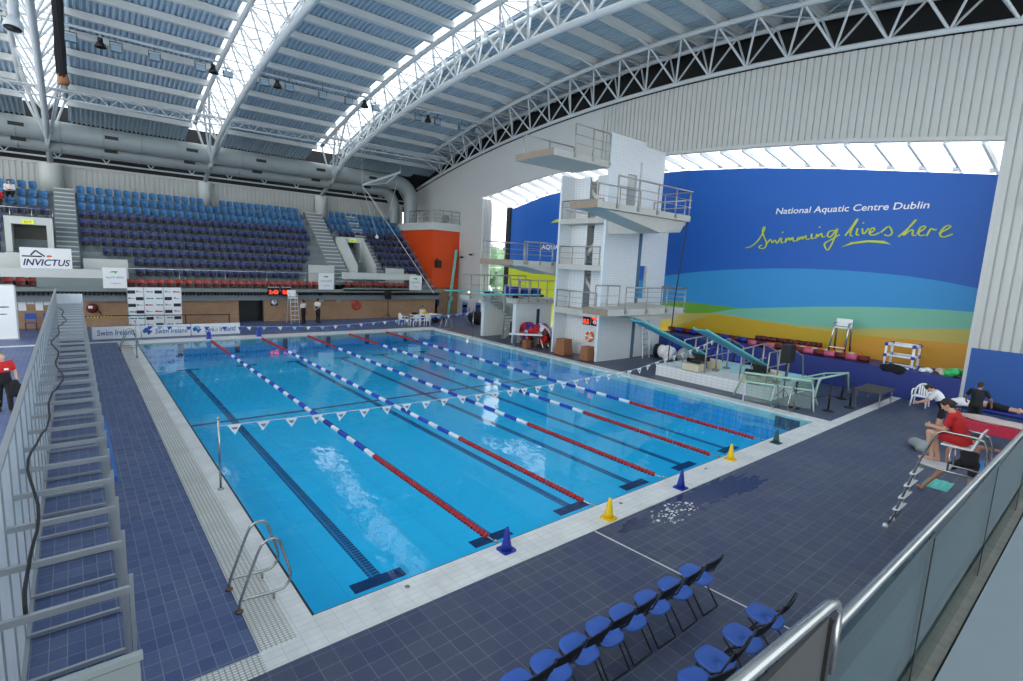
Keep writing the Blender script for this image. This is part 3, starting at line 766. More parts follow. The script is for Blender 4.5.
def loudspeaker():
    t = thing('horn_speaker', 'x', 'speaker', (0, 0, 0), 'round black speakers under the roof')
    m_ = MB(); m_.lathe([(0.10, 0.1), (0.22, 0.0), (0.36, -0.32), (0.33, -0.33), (0.1, -0.05)], (0, 0, -0.35), n=18); m_.build('horn', 'black', t)
    m_ = MB(); m_.lathe([(0.16, 0), (0.16, 0.22), (0.08, 0.26)], (0, 0, -0.28), n=14); m_.build('driver', 'black', t)
    m_ = MB(); m_.bar((0, 0, -0.05), (0, 0, 0.3), 0.05, 0.05); m_.build('bracket', 'steel_white', t)
    return t
M['lamp_grey'] = mat('lamp_grey_blue', (92, 108, 122), 0.5, 0.2); M['lamp_lens'] = mat('lamp_lens', (150, 172, 186), 0.2)
f0 = floodlight(); s0 = loudspeaker(); fu = su = False
t = thing('lamp_rail', 'white rail under the roof carrying the row of floodlights and speakers', 'lamp rail', (9, 29.5, 15.55))
MB().tube([(-6, 29.55, 15.55), (4.9, 29.35, 15.55)], 0.07, 6).build('rail', 'steel_white', t); MB().tube([(7.2, 29.4, 15.55), (14.2, 29.1, 15.6)], 0.07, 6).build('rail', 'steel_white', t); MB().tube([(16.3, 28.9, 15.65), (24, 28.4, 15.7)], 0.07, 6).build('rail', 'steel_white', t)
ORD = ['first', 'second', 'third', 'fourth', 'fifth', 'sixth', 'seventh', 'eighth', 'ninth', 'tenth', 'eleventh', 'twelfth', 'thirteenth', 'fourteenth', 'fifteenth', 'sixteenth', 'seventeenth', 'eighteenth', 'nineteenth', 'twentieth']
def onum(i):
    if i < 20: return ORD[i]
    tens = {20: 'twent', 30: 'thirt', 40: 'fort'}
    n = i + 1; d = n // 10 * 10; r = n % 10
    return (tens[d] + 'ieth') if r == 0 else (tens[d] + 'y-' + ORD[r - 1])
kf = ks = 0
for x, kind in [(-1.69, 'f'), (-0.5, 's'), (0.15, 'f'), (1.81, 'f'), (3.95, 'f'), (4.6, 's'), (5.35, 'f'), (7.3, 'f'), (8.05, 's'), (8.75, 'f'), (10.78, 'f'), (12.5, 'f'), (13.6, 's'), (14.37, 'f'), (17.6, 'f'), (18.4, 's'), (19.2, 'f'), (21.3, 'f'), (22.7, 'f'), (-3.9, 'f')]:
    y = 29.6 - (x + 2) * 0.046; z = 15.35
    if kind == 'f':
        o = f0 if not fu else copy_tree(f0); fu = True; o['label'] = 'grey box floodlight hanging below the roof, %s of the row from the left' % onum(kf if x > -3 else 14); kf += 1
        if x < -3: o['label'] = 'grey box floodlight hanging at the far left edge beside the round vent'
    else:
        o = s0 if not su else copy_tree(s0); su = True; o['label'] = 'round black speaker among the floodlights, %s one from the left' % onum(ks); ks += 1
    o.location = (x, y, z + 0.0); o.scale = (0.74, 0.74, 0.74)
# hanging cable bundle and vent pipe at the upper left
t = thing('cable_bundle', 'thick black bundle of cables hanging from the roof at upper left', 'cable bundle', (-2.16, 16, 16.5))
m_ = MB()
for k in range(9):
    a = 2 * PI * k / 9; rr = 0.10
    m_.tube([(-2.16 + rr * math.cos(a + 0.15 * j) * (0.7 + 0.5 * rnd.random()), 16 + rr * math.sin(a + 0.15 * j), 16.9 - j * (16.9 - 9.9 - 0.2 * rnd.random()) / 10) for j in range(11)], 0.06, 6)
m_.build('cables', 'blackcloth', t); MB().lathe([(0.13, 0), (0.17, 0.1), (0.13, 0.3)], (-2.14, 16, 9.75), n=12).build('orange_plug', 'wood', t)['label'] = 'orange brown plug end'
t = thing('hanging_vent', 'white vent pipe with a dark round mouth hanging at the top left corner', 'vent pipe', (-3.1, 16, 14))
m_ = MB(); m_.lathe([(0.13, 0), (0.13, 5.5)], (-3.17, 16, 11.4), n=16); m_.build('pipe', 'steel_white', t)
m_ = MB(); m_.m(0).lathe([(0.13, 0), (0.22, -0.2), (0.25, -0.38), (0.22, -0.38), (0.1, -0.2)], (-3.17, 16, 11.4), (0.1, 0.25, 1), 18); m_.m(1).lathe([(0.215, -0.36), (0.04, -0.35)], (-3.17, 16, 11.4), (0.1, 0.25, 1), 18); m_.build('mouth', ['steel_white', 'black'], t)
# diving spotting rig hung from the roof
t = thing('spotting_rig', 'hanging triangular bar frame with ropes for diving practice', 'diving rig', (16, 34.8, 13.2))
A, B_, C_ = (16.0, 34.6, 10.5), (19.35, 34.6, 12.0), (19.0, 36.5, 11.2)
m_ = MB(); m_.tube([A, B_], 0.09, 6); m_.tube([A, C_], 0.06, 6); m_.tube([B_, C_], 0.06, 6); m_.build('frame', 'steel_white', t)
m_ = MB()
for p, q_ in [(A, (16.0, 34.8, 13.45)), (B_, (19.4, 34.8, 13.5)), (A, (17.03, 34, 6.6)), (A, (13.4, 19, 3.0)), ((19.1, 34.6, 11.2), (17.9, 34, 8.0)), (A, (17.9, 34, 8.0))]: m_.tube([p, q_], 0.018, 5)
m_.build('rope', 'steel_white', t)
m_ = MB(); m_.lathe([(0.1, 0), (0.14, 0.1), (0.06, 0.3)], (17.03, 34, 6.35), n=10); m_.build('harness_clip', 'white', t)
# ================================================================ SEATS AND FAR END
def make_seat(bk, pan, nm='stadium_seat'):
    t = thing(nm, 'x', 'seat')
    def shell(w, h, d, c, ta, y0, tilt):
        """rounded shell: a curved slab of rounded outline"""
        m_ = MB(); n = 14; out = []
        for i in range(n):
            a = 2 * PI * i / n
            ca, sa = math.cos(a), math.sin(a)
            out.append((w / 2 * math.copysign(abs(ca) ** 0.55, ca), h / 2 * math.copysign(abs(sa) ** 0.55, sa)))
        def P(x, z, off): return (x, y0 + off + c * (x / (w / 2)) ** 2 * -0.06 + tilt * z, ta + z)
        fr = [P(x, z, 0) for x, z in out]; bk_ = [P(x, z, d) for x, z in out]
        fr2 = [P(x * .78, z * .78, 0.012) for x, z in out]
        vs = fr + bk_ + fr2 + [P(0, 0, 0.02), P(0, 0, d)]
        fs = [(i, (i + 1) % n, n + (i + 1) % n, n + i) for i in range(n)] + [(i, 2 * n + i, 2 * n + (i + 1) % n, (i + 1) % n) for i in range(n)]
        fs += [(2 * n + i, 3 * n, 2 * n + (i + 1) % n) for i in range(n)] + [(n + i, n + (i + 1) % n, 3 * n + 1) for i in range(n)]
        return m_.add(vs, fs, True)
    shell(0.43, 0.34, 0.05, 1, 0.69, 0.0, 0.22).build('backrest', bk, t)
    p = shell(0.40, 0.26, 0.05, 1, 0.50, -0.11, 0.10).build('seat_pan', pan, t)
    m_ = MB(); m_.box(-0.03, 0.03, -0.04, 0.10, 0.0, 0.42); m_.build('bracket', 'terrace', t)
    return t
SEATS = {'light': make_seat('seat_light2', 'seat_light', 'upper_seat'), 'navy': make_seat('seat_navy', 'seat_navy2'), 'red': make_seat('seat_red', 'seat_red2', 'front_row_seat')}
used = {}
def seat(kind, x, y, z, label, group):
    o = SEATS[kind]
    if kind in used: o = copy_tree(o)
    used[kind] = 1
    o.location = (x, y, z); o['label'] = label; o['group'] = group
    return o
CN = {'light': 'light blue', 'navy': 'navy'}
for k in range(NR):
    kind = 'light' if k >= 7 else 'navy'
    y = rowY(k); z = rowZ(k)
    rn = onum(NR - 1 - k)
    # middle block
    cols = list(range(30))
    if k == 0: cols = cols[5:25]
    elif k == 1: cols = cols[5:26]
    elif k == 2: cols = cols[2:27]
    elif k in (3, 4): cols = cols[:28]
    else: cols = cols[:29]
    for n_, i in enumerate(cols):
        if k == 9 and 15 <= i <= 16: continue
        seat(kind, -1.55 + 0.5 * i, y, z, '%s tip-up seat, middle block, %s row from the top, %s from the left' % (CN[kind], rn, onum(n_)), CN[kind] + ' stadium seats')
    # right block
    n0, n1 = {9: (0, 13), 8: (0, 13), 7: (0, 13), 6: (1, 13), 5: (5, 13), 4: (6, 13), 3: (6, 13), 2: (6, 13), 1: (7, 13), 0: (9, 13)}[k]
    for n_, i in enumerate(range(n0, n1)):
        if k == 9 and i == 0: continue
        seat(kind, 15.0 + 0.52 * i, y, z, '%s tip-up seat, right block, %s row from the top, %s from the left' % (CN[kind], rn, onum(n_)), CN[kind] + ' stadium seats')
    # left block
    if k >= 6:
        for n_, i in enumerate(range(5)):
            if (k == 9 and i == 0) or (k, i) in ((8, 3), (7, 4)): continue
            seat(kind, -3.4 - 0.52 * i, y, z, '%s tip-up seat, left block, %s row from the top, %s from the aisle' % (CN[kind], rn, onum(n_)), CN[kind] + ' stadium seats')
    else:
        if k >= 2: seat('navy', -5.5, y, z, 'navy tip-up seat left of the left portal, %s row from the top' % rn, 'navy stadium seats')
for i in range(24): seat('red', 0.4 + 0.5 * i, 32.45, 1.98, 'red tip-up seat in the front row, middle block, %s from the left' % onum(i), 'red front row seats')
for i in range(10): seat('red', 13.9 + 0.55 * i, 32.42, 2.0, 'red tip-up seat in the front row, right block, %s from the left' % onum(i), 'red front row seats')
for i in range(4): seat('red', -3.95 - 0.5 * i, 32.42, 2.0, 'red tip-up seat in the front row, left end, %s from the white panel fence' % onum(i), 'red front row seats')
# rails on the stand
railing('thin white rail along the front of the stand above the red seats', [(0.3, 32.15, 2.32), (13.2, 32.15, 2.32)], 1.15, 'front_rail', posts=6, rails=(), post_m='steel', rail_m='steel_white', r=0.018)
railing('thin rail above the left portal in front of the seated spectators', [(-5.9, 37.0, 6.0), (-3.0, 37.0, 6.0)], 0.75, 'portal_rail', posts=4, rails=(0.5,), post_m='steel', rail_m='steel', r=0.03)
# ---- banners
def board(nm, label, cat, x0, x1, y, z0, z1, group=None, d=0.04, m='white'):
    t = thing(nm, label, cat, ((x0 + x1) / 2, y, z0), group)
    MB().box(x0, x1, y, y + d, z0, z1).build('panel', m, t)
    return t
def wtext(t, s, m, x, y, z, w, h, **k): return text(s, 'lettering', m, (x, y - 0.004, z), (1, 0, 0), (0, 0, 1), w, h, t, 0.004, **k)
X0, X1, YB = -4.3, -2.28, 31.0 + 0.85
YB = 31.95
t = board('banner', 'white banner reading INVICTUS with a black peak line below the left portal', 'banner', -4.38, -2.25, YB, 3.36, 4.47)
wtext(t, 'INVICTUS', 'ink_blue2' if 'ink_blue2' in M else 'ink_black', -4.28, YB, 3.5, 1.95, 0.36, shear=0.25, bold=0.02)
m_ = MB()
for p, q_ in [((-4.3, 4.0), (-3.5, 4.0)), ((-3.95, 4.06), (-3.74, 4.32)), ((-3.74, 4.32), (-3.38, 4.0))]: m_.bar((p[0], YB - 0.006, p[1]), (q_[0], YB - 0.006, q_[1]), 0.004, 0.07)
m_.build('peak_logo', 'ink_black', t)
m_ = MB(); m_.ell((-3.2, YB - 0.004, 4.02), (0.12, 0.004, 0.06)); m_.build('dot_logo', 'orangeplastic', t)
for x0, lb in ((-0.94, 'left of the red seats'), (11.5, 'between the middle and right red seats'), (18.95, 'at the right end of the red seats')):
    t = board('notice_board', 'square white sign board on the stand front, ' + lb, 'sign', x0, x0 + 1.12, 31.88, 2.30, 3.50, 'white sign boards on the stand front')
    m_ = MB(); m_.prism([(x0 + .28, 3.22), (x0 + .45, 3.30), (x0 + .72, 3.30), (x0 + .62, 3.18), (x0 + .58, 3.12), (x0 + .56, 3.22)], 'y', 31.87, 31.88); m_.build('leaf_logo', 'ink_green', t)
    wtext(t, 'AQUATIC CENTRE', 'ink_blue', x0 + .15, 31.88, 2.86, 0.82, 0.12); wtext(t, 'DUBLIN', 'ink_grey', x0 + .35, 31.88, 2.55, 0.45, 0.07)
# ---- sponsor backdrop: three panels
k = 0
for x0, x1, lb in ((0.03, 0.78, 'left'), (0.80, 1.72, 'middle'), (1.74, 2.62, 'right')):
    t = board('backdrop_panel', 'tall white sponsor panel with small logos, %s of three side by side' % lb, 'backdrop panel', x0, x1, 29.8, 0.0, 2.5, 'sponsor backdrop panels')
    m_ = [MB(), MB(), MB(), MB()]; w = (x1 - x0) / 2
    for r_ in range(6):
        for c in range(2):
            cx = x0 + w * (c + 0.5); cz = 2.25 - 0.38 * r_; s_ = (k * 2 + r_ * 3 + c * 4) % 7
            if s_ in (0, 6): m_[0].box(cx - .18, cx + .18, 29.79, 29.8, cz - .10, cz + .08)
            elif s_ == 1: m_[1].ell((cx + .05, 29.797, cz), (.15, .004, .035)); m_[1].ell((cx - .12, 29.797, cz + .01), (.07, .004, .05))
            elif s_ in (2, 5): m_[2].prism([(cx - .17, cz - .01), (cx - .05, cz + .05), (cx + .1, cz + .02), (cx + .05, cz - .04)], 'y', 29.79, 29.8); m_[2].ell((cx + .15, 29.797, cz), (.05, .004, .05))
            else: m_[3].box(cx - .16, cx + .14, 29.79, 29.8, cz - .02, cz + .01); m_[3].ell((cx - .1, 29.797, cz + .04), (.05, .004, .03))
    for i, (mm, nm) in enumerate((('ink_black', 'black_logo'), ('ink_red', 'red_logo'), ('ink_green2', 'green_logo'), ('ink_grey', 'grey_logo'))):
        if m_[i].v: m_[i].build(nm, {'ink_green2': 'teal'}.get(mm, mm), t)
    m2 = MB(); m2.box(x0 - .01, x0 + .01, 29.78, 29.86, 0, 2.5); m2.box(x1 - .01, x1 + .01, 29.78, 29.86, 0, 2.5); m2.build('frame', 'alu', t); k += 1
# ---- advertising boards along the far end
def advert(x0, x1, lb, words, mark):
    t = board('advertising_board', lb, 'advertising board', x0, x1, 27.0, 0.02, 0.66, 'low boards behind the far end')
    n_ = len(words)
    for s, xa, w, h, m in words: wtext(t, s, m, xa, 27.0, 0.20, w, h, bold=0.01, shear=0.1)
    for xm in mark:
        m_ = MB(); m_.prism([(xm, .40), (xm + .14, .56), (xm + .34, .54), (xm + .24, .44), (xm + .44, .36), (xm + .26, .14), (xm + .18, .30), (xm + .05, .24)], 'y', 26.985, 27.0); m_.build('fish_logo', 'ink_blue', t)
    m_ = MB(); m_.box(x0 + .05, x0 + .10, 27.04, 27.25, 0, .5); m_.box(x1 - .10, x1 - .05, 27.04, 27.25, 0, .5); m_.build('stand_foot', 'alu', t)
advert(-1.68, 0.34, 'white board reading Swim Ireland, left of the three low boards', [('Swim Ireland', -1.48, 1.55, 0.30, 'ink_blue')], [])
advert(0.38, 2.62, 'white board with a blue fish mark and Swim Ireland, middle of the low boards', [('Swim Ireland', 0.98, 1.5, 0.28, 'ink_blue')], [0.42])
advert(2.66, 5.12, 'white board with a blue fish mark and Swim Ireland, right of the low boards', [('Swim Ireland', 3.3, 1.6, 0.28, 'ink_blue')], [2.72])
t = thing('barrier_tape', 'black rail with a yellow striped tape behind the low boards', 'barrier', (0, 28.6, 0))
MB().tube([(-1.9, 29.3, 0.95), (0.0, 29.2, 0.98), (5.0, 28.8, 0.95)], 0.03, 6).build('rail', 'black', t)
for x in (-1.9, 2.7, 5.0): MB().tube([(x, 29.1, 0), (x, 29.1, 0.97)], 0.03, 6).build('post', 'black', t)
m_ = MB()
for i in range(14): m_.box(-1.8 + i * .14, -1.73 + i * .14, 29.22, 29.24, 0.9, 0.97)
m_.build('striped_tape', 'yellow', t)
# ---- wall things
t = thing('fire_hose_reel', 'dark red fire hose reel on the brick wall left of the white panels', 'hose reel', (-1.5, 32.3, 0.6))
MB().lathe([(0.25, 0), (0.28, 0.04), (0.28, 0.18), (0.25, 0.22)], (-1.5, 32.46, 1.1), (0, -1, 0), 22).build('drum', 'hose_red' if 'hose_red' in M else 'red', t)
m_ = MB(); m_.tube([(-1.2, 32.3, 1.0), (-1.1, 32.3, 0.7), (-1.2, 32.3, 0.5)], 0.03, 6); m_.build('hose_end', 'black', t); m_ = MB(); m_.box(-1.68, -1.48, 32.22, 32.24, 1.1, 1.25); m_.build('label', 'white', t)
def life_ring(label, c, ax, r=0.32, m='red', rope='white'):
    t = thing('life_ring', label, 'life ring', c, 'life rings on the walls')
    a = Vector(ax); u = a.orthogonal().normalized(); v = a.cross(u); c = Vector(c)
    ring = [c + (u * math.cos(q) + v * math.sin(q)) * r * .76 for q in [2 * PI * i / 24 for i in range(24)]]
    MB().tube(ring, r * .26, 10, closed=True).build('ring', m, t)
    for q in (0.6, 2.2, 3.8, 5.3):
        p = c + (u * math.cos(q) + v * math.sin(q)) * r * .76; d = (-u * math.sin(q) + v * math.cos(q)) * 0.04
        MB().tube([p - d, p + d], r * .29, 10).build('band', rope, t)
    return t
life_ring('red life ring hanging on the brick wall right of the officials', (14.6, 32.38, 1.05), (0, -1, 0), 0.36, 'orange_red' if 'orange_red' in M else 'red', 'red')
def led_board(x0, x1, lb, digits, y=31.8, z0=1.88, z1=2.42):
    t = thing('scoreboard', lb, 'scoreboard', ((x0 + x1) / 2, y, z0), 'red digit boards')
    MB().box(x0, x1, y, y + 0.12, z0, z1).build('case', 'black', t)
    m_ = MB(); m_.box(x0 - .03, x1 + .03, y + .02, y + .1, z1, z1 + .05); m_.build('visor', 'alu', t)
    text(digits, 'digits', 'led_red', (x0 + .06, y - .004, z0 + .10), (1, 0, 0), (0, 0, 1), (x1 - x0) - .12, (z1 - z0) * .5, t, 0.004, bold=0.03)
    return t
led_board(8.0, 8.72, 'black scoreboard with red digits on the brick wall above the clock', '2:43')
t = led_board(8.9, 9.5, 'black and red scoreboard directly behind the tall white chair', '0:00', z0=1.87)
t = thing('pace_clock', 'small square pace clock on the brick wall under the scoreboard', 'clock', (8.55, 32.45, 1.15))
MB().box(8.33, 8.78, 32.36, 32.48, 1.12, 1.62).build('case', 'black', t); MB().lathe([(0.19, 0), (0.19, 0.02)], (8.55, 32.36, 1.37), (0, -1, 0), 20).build('dial', 'white', t)
m_ = MB(); m_.bar((8.55, 32.33, 1.37), (8.66, 32.33, 1.46), 0.02, 0.03); m_.bar((8.55, 32.33, 1.37), (8.5, 32.33, 1.5), 0.02, 0.03); m_.build('hands', 'ink_black', t)
for x, lb in ((9.95, 'right behind the tall white chair'), (11.9, 'right of the officials'), (13.2, 'halfway to the red life ring')):
    t = thing('wall_sign', 'small pale sign plate on the brick wall, ' + lb, 'sign', (x, 32.47, 1.4), 'small plates on the brick wall'); MB().box(x - .16, x + .16, 32.45, 32.49, 1.38, 1.64).build('plate', 'whitepaint', t); MB().box(x - .1, x - .02, 32.445, 32.45, 1.44, 1.58).build('symbol', 'ink_grey', t); 
# notices, white screen, chairs at far left
t = thing('notice_sheets', 'group of white result sheets taped to the brick wall at far left', 'notices', (-4.2, 32.45, 1.2))
for i, (x, z, h) in enumerate([(-5.0, 1.05, .75), (-4.65, 1.0, .8), (-4.3, 1.35, .5), (-3.95, 1.0, .85), (-3.6, 1.3, .5)]): MB().box(x, x + .32, 32.47, 32.49, z, z + h).build('sheet', 'white', t)
t = thing('projection_screen', 'large white standing screen at the far left edge with faint print', 'screen', (-5.2, 28.4, 0))
MB().box(-6.3, -4.5, 28.38, 28.44, 0.05, 2.65).build('panel', 'white', t); m_ = MB(); m_.box(-4.5, -4.44, 28.36, 28.46, 0, 2.7); m_.box(-6.3, -4.44, 28.36, 28.46, 2.65, 2.7); m_.box(-6.3, -4.44, 28.3, 28.5, 0, 0.05); m_.build('frame', 'alu', t)
m_ = MB(); m_.ell((-4.95, 28.375, 1.6), (.25, .004, .04)); m_.ell((-5.0, 28.375, 1.25), (.2, .004, .03)); m_.build('print', 'ink_grey', t)
def blue_bench_chair(x, y, lb):
    t = thing('waiting_chair', lb, 'chair', (x, y, 0), 'blue chairs by the far brick wall')
    MB().box(x - .24, x + .24, y - .24, y + .22, .42, .46).build('seat', 'blue_chair', t, bevel=.015); MB().box(x - .24, x + .24, y + .22, y + .26, .6, .92).build('backrest', 'blue_chair', t, bevel=.015)
    for sx in (-.22, .22):
        for sy in (-.2, .24): MB().tube([(x + sx, y + sy, 0), (x + sx, y + sy, .43 if sy < 0 else .65)], .014, 6).build('leg', 'black', t)
blue_bench_chair(-4.15, 31.6, 'blue chair under the notices, left of two by the brick wall'); blue_bench_chair(-3.4, 31.6, 'blue chair right of the notices, half hidden by the white panel fence')
# tall white lifeguard chair
def high_chair(x, y, lb, s=1.0, z0=0.0, rz=0.0, slim=False):
    t = thing('lifeguard_chair', lb, 'lifeguard chair', (0, 0, 0), 'tall pool chairs')
    tube = 'steel_white' if not slim else 'steel'
    for sx in (-1, 1):
        MB().tube([(.27 * sx * s, -.5 * s, 0), (.24 * sx * s, -.2 * s, 1.75 * s), (.24 * sx * s, -.1 * s, 2.05 * s), (.24 * sx * s, .3 * s, 2.05 * s)], .028, 8).build('side_rail', tube, t)
        MB().tube([(.27 * sx * s, .55 * s, 0), (.24 * sx * s, .25 * s, 1.75 * s), (.24 * sx * s, .35 * s, 2.25 * s)], .028, 8).build('rear_leg', tube, t)
    for i in range(2 if slim else 5):
        z = (.3 + .3 * i) * s; y_ = (-.5 + .3 * z / 1.75 / s) * s
        MB().box(-.26 * s, .26 * s, y_ - .05, y_ + .07, z - .015, z + .015).build('step', 'white', t)
    MB().box(-.27 * s, .27 * s, -.22 * s, .26 * s, 1.74 * s, 1.8 * s).build('seat', 'white', t, bevel=.015)
    MB().box(-.27 * s, .27 * s, .24 * s, .3 * s, 1.85 * s, 2.3 * s).build('backrest', 'white', t, bevel=.015)
    t.location = (x, y, z0); t.rotation_euler = (0, 0, rz); return t
high_chair(9.4, 31.0, 'tall white stepped lifeguard chair against the far brick wall')
# black speaker on a tripod at the far end
def stand_speaker(x, y, z, lb, w=0.4, h=.62):
    t = thing('stand_speaker', lb, 'speaker', (x, y, 0), 'black speakers on stands')
    MB().box(x - w / 2, x + w / 2, y - .18, y + .2, z, z + h).build('cabinet', 'black', t, bevel=.03)
    m_ = MB(); m_.box(x - w * .42, x + w * .42, y - .195, y - .18, z + .05, z + h - .05); m_.build('grille', 'blackcloth', t)
    MB().tube([(x, y, .15), (x, y, z)], .03, 8).build('pole', 'black', t)
    for a in (0.3, 2.4, 4.5): MB().tube([(x, y, .45), (x + .45 * math.cos(a), y + .45 * math.sin(a), .01)], .018, 6).build('leg', 'black', t)
    return t
stand_speaker(16.9, 31.6, 1.6, 'black speaker on a tripod in front of the far brick wall')
# white garden table and chairs
def garden_chair():
    t = thing('garden_chair', 'x', 'chair', (0, 0, 0), 'white plastic garden chairs')
    MB().box(-.24, .24, -.25, .22, .40, .44).build('seat', 'white', t, bevel=.02)
    m_ = MB(); n = 12; P = []
    for i in range(n + 1):
        a = PI * i / n; P.append((-.25 * math.cos(a), .26 + .05 * math.sin(a), .55 + .33 * math.sin(a)))
    P = [(-.25, .22, .42)] + P + [(.25, .22, .42)]
    m_.tube(P, .035, 8)
    for x in (-.12, -.04, .04, .12): m_.box(x - .028, x + .028, .25, .28, .44, .82)
    m_.build('backrest', 'white', t)
    for sx in (-1, 1):
        MB().tube([(.25 * sx, .22, .66), (.28 * sx, 0, .66), (.26 * sx, -.24, .62), (.25 * sx, -.25, .42)], .028, 8).build('armrest', 'white', t)
        for sy in (-.24, .22): MB().tube([(.23 * sx, sy, .42), (.25 * sx, sy * 1.1, 0)], .03, 8).build('leg', 'white', t)
    return t
g0 = garden_chair(); g0.location = (16.75, 27.0, 0); g0.rotation_euler = (0, 0, PI); g0['label'] = 'white garden chair in front of the far table, left of the near pair'
for x, y, r, lb in ((17.55, 26.85, PI, 'white garden chair in front of the far table, right of the near pair'), (16.3, 27.9, PI * .5, 'white garden chair at the left end of the far table')):
    o = copy_tree(g0); o.location = (x, y, 0); o.rotation_euler = (0, 0, r); o['label'] = lb
t = thing('officials_table', 'white table with papers beside the far right pool corner', 'table', (17.8, 27.7, 0))
MB().box(16.9, 19.3, 27.4, 28.1, .72, .76).build('tabletop', 'white', t)
for x in (17.0, 19.2):
    for y in (27.48, 28.02): MB().tube([(x, y, 0), (x, y, .72)], .025, 6).build('leg', 'steel', t)
for nm, lb, c, x, y, w, d, h, m in (('paper_stack', 'pile of white papers on the far table', 'papers', 18.6, 27.75, .35, .3, .06, 'white'), ('timing_box', 'black timing box on the left of the far table', 'box', 17.2, 27.8, .45, .3, .12, 'black'), ('bag', 'yellow bag on the far table', 'bag', 18.1, 27.9, .35, .22, .16, 'yellow')):
    t = thing(nm, lb, c, (x, y, .76)); m_ = MB(); m_.box(x - w / 2, x + w / 2, y - d / 2, y + d / 2, .76, .76 + h); m_.box(x - w / 3, x + w / 4, y - d / 3, y + d / 3, .76 + h, .76 + h * 1.3); m_.build('body', m, t, bevel=.01)
def heap(nm, lb, cat, c, r, m, n=5, seed=1):
    rr = random.Random(seed); m_ = MB()
    for i in range(n): m_.ell((c[0] + (rr.random() - .5) * r[0], c[1] + (rr.random() - .5) * r[1], c[2] + r[2] * (.35 + .3 * rr.random())), (r[0] * (.35 + .25 * rr.random()), r[1] * (.35 + .25 * rr.random()), r[2] * .5), 10, 7)
    o = m_.build(nm, m); o.modifiers.new('r', 'REMESH').voxel_size = .05
    return tag(o, lb, cat)
heap('kit_bag', 'black bag lying on the deck beside the far table', 'bag', (19.5, 28.3, .0), (.6, .5, .45), 'blackcloth', 5, 3)
heap('cover_heap', 'dark heap of covers on the deck left of the grey springboard tower', 'heap', (22.0, 26.8, 0), (1.2, .9, .9), 'blackcloth', 7, 5)
heap('tarp_heap', 'brown heap beside the dark covers by the springboard tower', 'heap', (23.5, 26.0, 0), (.7, .6, .65), 'wood', 6, 6)
t = thing('hanging_bag', 'dark blue bag hanging on the brick corner right of the far table', 'bag', (22.4, 33.3, 1)); MB().ell((22.4, 33.25, 1.15), (.3, .18, .45), 12, 10).build('body', 'cone_blue', t); MB().tube([(22.3, 33.25, 1.5), (22.45, 33.3, 1.85), (22.5, 33.25, 1.5)], .02, 6).build('strap', 'black', t)
for x, y, lb in ((22.6, 28.9, 'left'), (23.6, 28.4, 'right')):
    t = thing('stacked_chair', 'tall stack of blue plastic chairs by the end wall, %s of two' % lb, 'chair stack', (x, y, 0), 'blue chair stacks')
    for i in range(4):
        m_ = MB(); m_.box(x - .25, x + .25, y - .25, y + .2, .42 + .2 * i, .46 + .2 * i); m_.box(x - .25, x + .25, y + .2, y + .25, .5 + .2 * i, .92 + .2 * i); m_.build('chair_shell', 'blue_chair', t, bevel=.02)
    for sx in (-.22, .22):
        for sy in (-.2, .2): MB().tube([(x + sx, y + sy, 0), (x + sx * .9, y + sy, 1.1)], .018, 6).build('leg', 'steel', t)
t = thing('lit_fitting', 'small lit lamp on the white wall right of the orange block', 'lamp', (24.7, 31.6, 2.2)); MB().lathe([(.06, 0), (.10, .05), (.10, .12)], (24.79, 31.6, 2.2), (-1, 0, 0), 12).build('lens', 'lampglow' if 'lampglow' in M else 'exit', t); MB().box(24.76, 24.8, 31.5, 31.7, 2.1, 2.3).build('backplate', 'steel', t)
for y, z, lb in ((32.6, 5.2, 'left of two small wall cameras beside the arch'), (31.2, 5.45, 'right of two small wall cameras beside the arch')):
    t = thing('wall_camera', lb, 'camera', (24.7, y, z), 'wall cameras'); MB().box(24.3, 24.6, y - .08, y + .08, z - .06, z + .08).build('body', 'black', t, bevel=.02); MB().tube([(24.45, y, z + .05), (24.8, y, z + .12)], .03, 6).build('bracket', 'steel', t)
t = thing('wall_camera', 'small black camera on the white cladding at the right edge', 'camera', (24.6, -3.4, 8.0)); MB().box(24.2, 24.6, -3.65, -3.4, 7.95, 8.15).build('body', 'black', t, bevel=.02); MB().tube([(24.4, -3.5, 8.15), (24.8, -3.5, 8.25)], .03, 6).build('bracket', 'white', t)
# ================================================================ DIVING TOWER
TX, TY0, TY1 = 18.55, 11.15, 14.55
t = tower = thing('diving_tower', 'tall white tiled diving tower with stacked concrete platforms beside the pool', 'diving tower', (TX, TY0, 0))
def tpart(nm, m, f, **k):
    m_ = MB(); f(m_); return m_.build(nm, m, t, **k)
tpart('front_pillar', 'palebluetile', lambda m: m.box(TX, TX + .34, TY0, TY0 + .14, 0, 11.5))
tpart('far_pillar', 'palebluetile', lambda m: m.box(TX, TX + .30, TY1 - .12, TY1, 0, 9.75))
tpart('far_wall', 'white_tile', lambda m: m.box(TX + .30, 22.0, TY1 - .12, TY1, 0, 9.75))
tpart('side_wall', 'white_tile', lambda m: (m.box(TX + .34, 21.36, TY0, TY0 + .16, 0, 7.5), m.box(TX + .34, 20.0, TY0, TY0 + .16, 7.5, 11.5), m.box(20.0, 20.75, TY0, TY0 + .16, 9.75, 11.5), m.box(20.75, 20.95, TY0, TY0 + .16, 7.5, 11.5), m.box(20.95, 21.15, TY0, TY0 + .16, 10.45, 11.5), m.box(21.15, 21.36, TY0, TY0 + .16, 7.5, 11.5)))
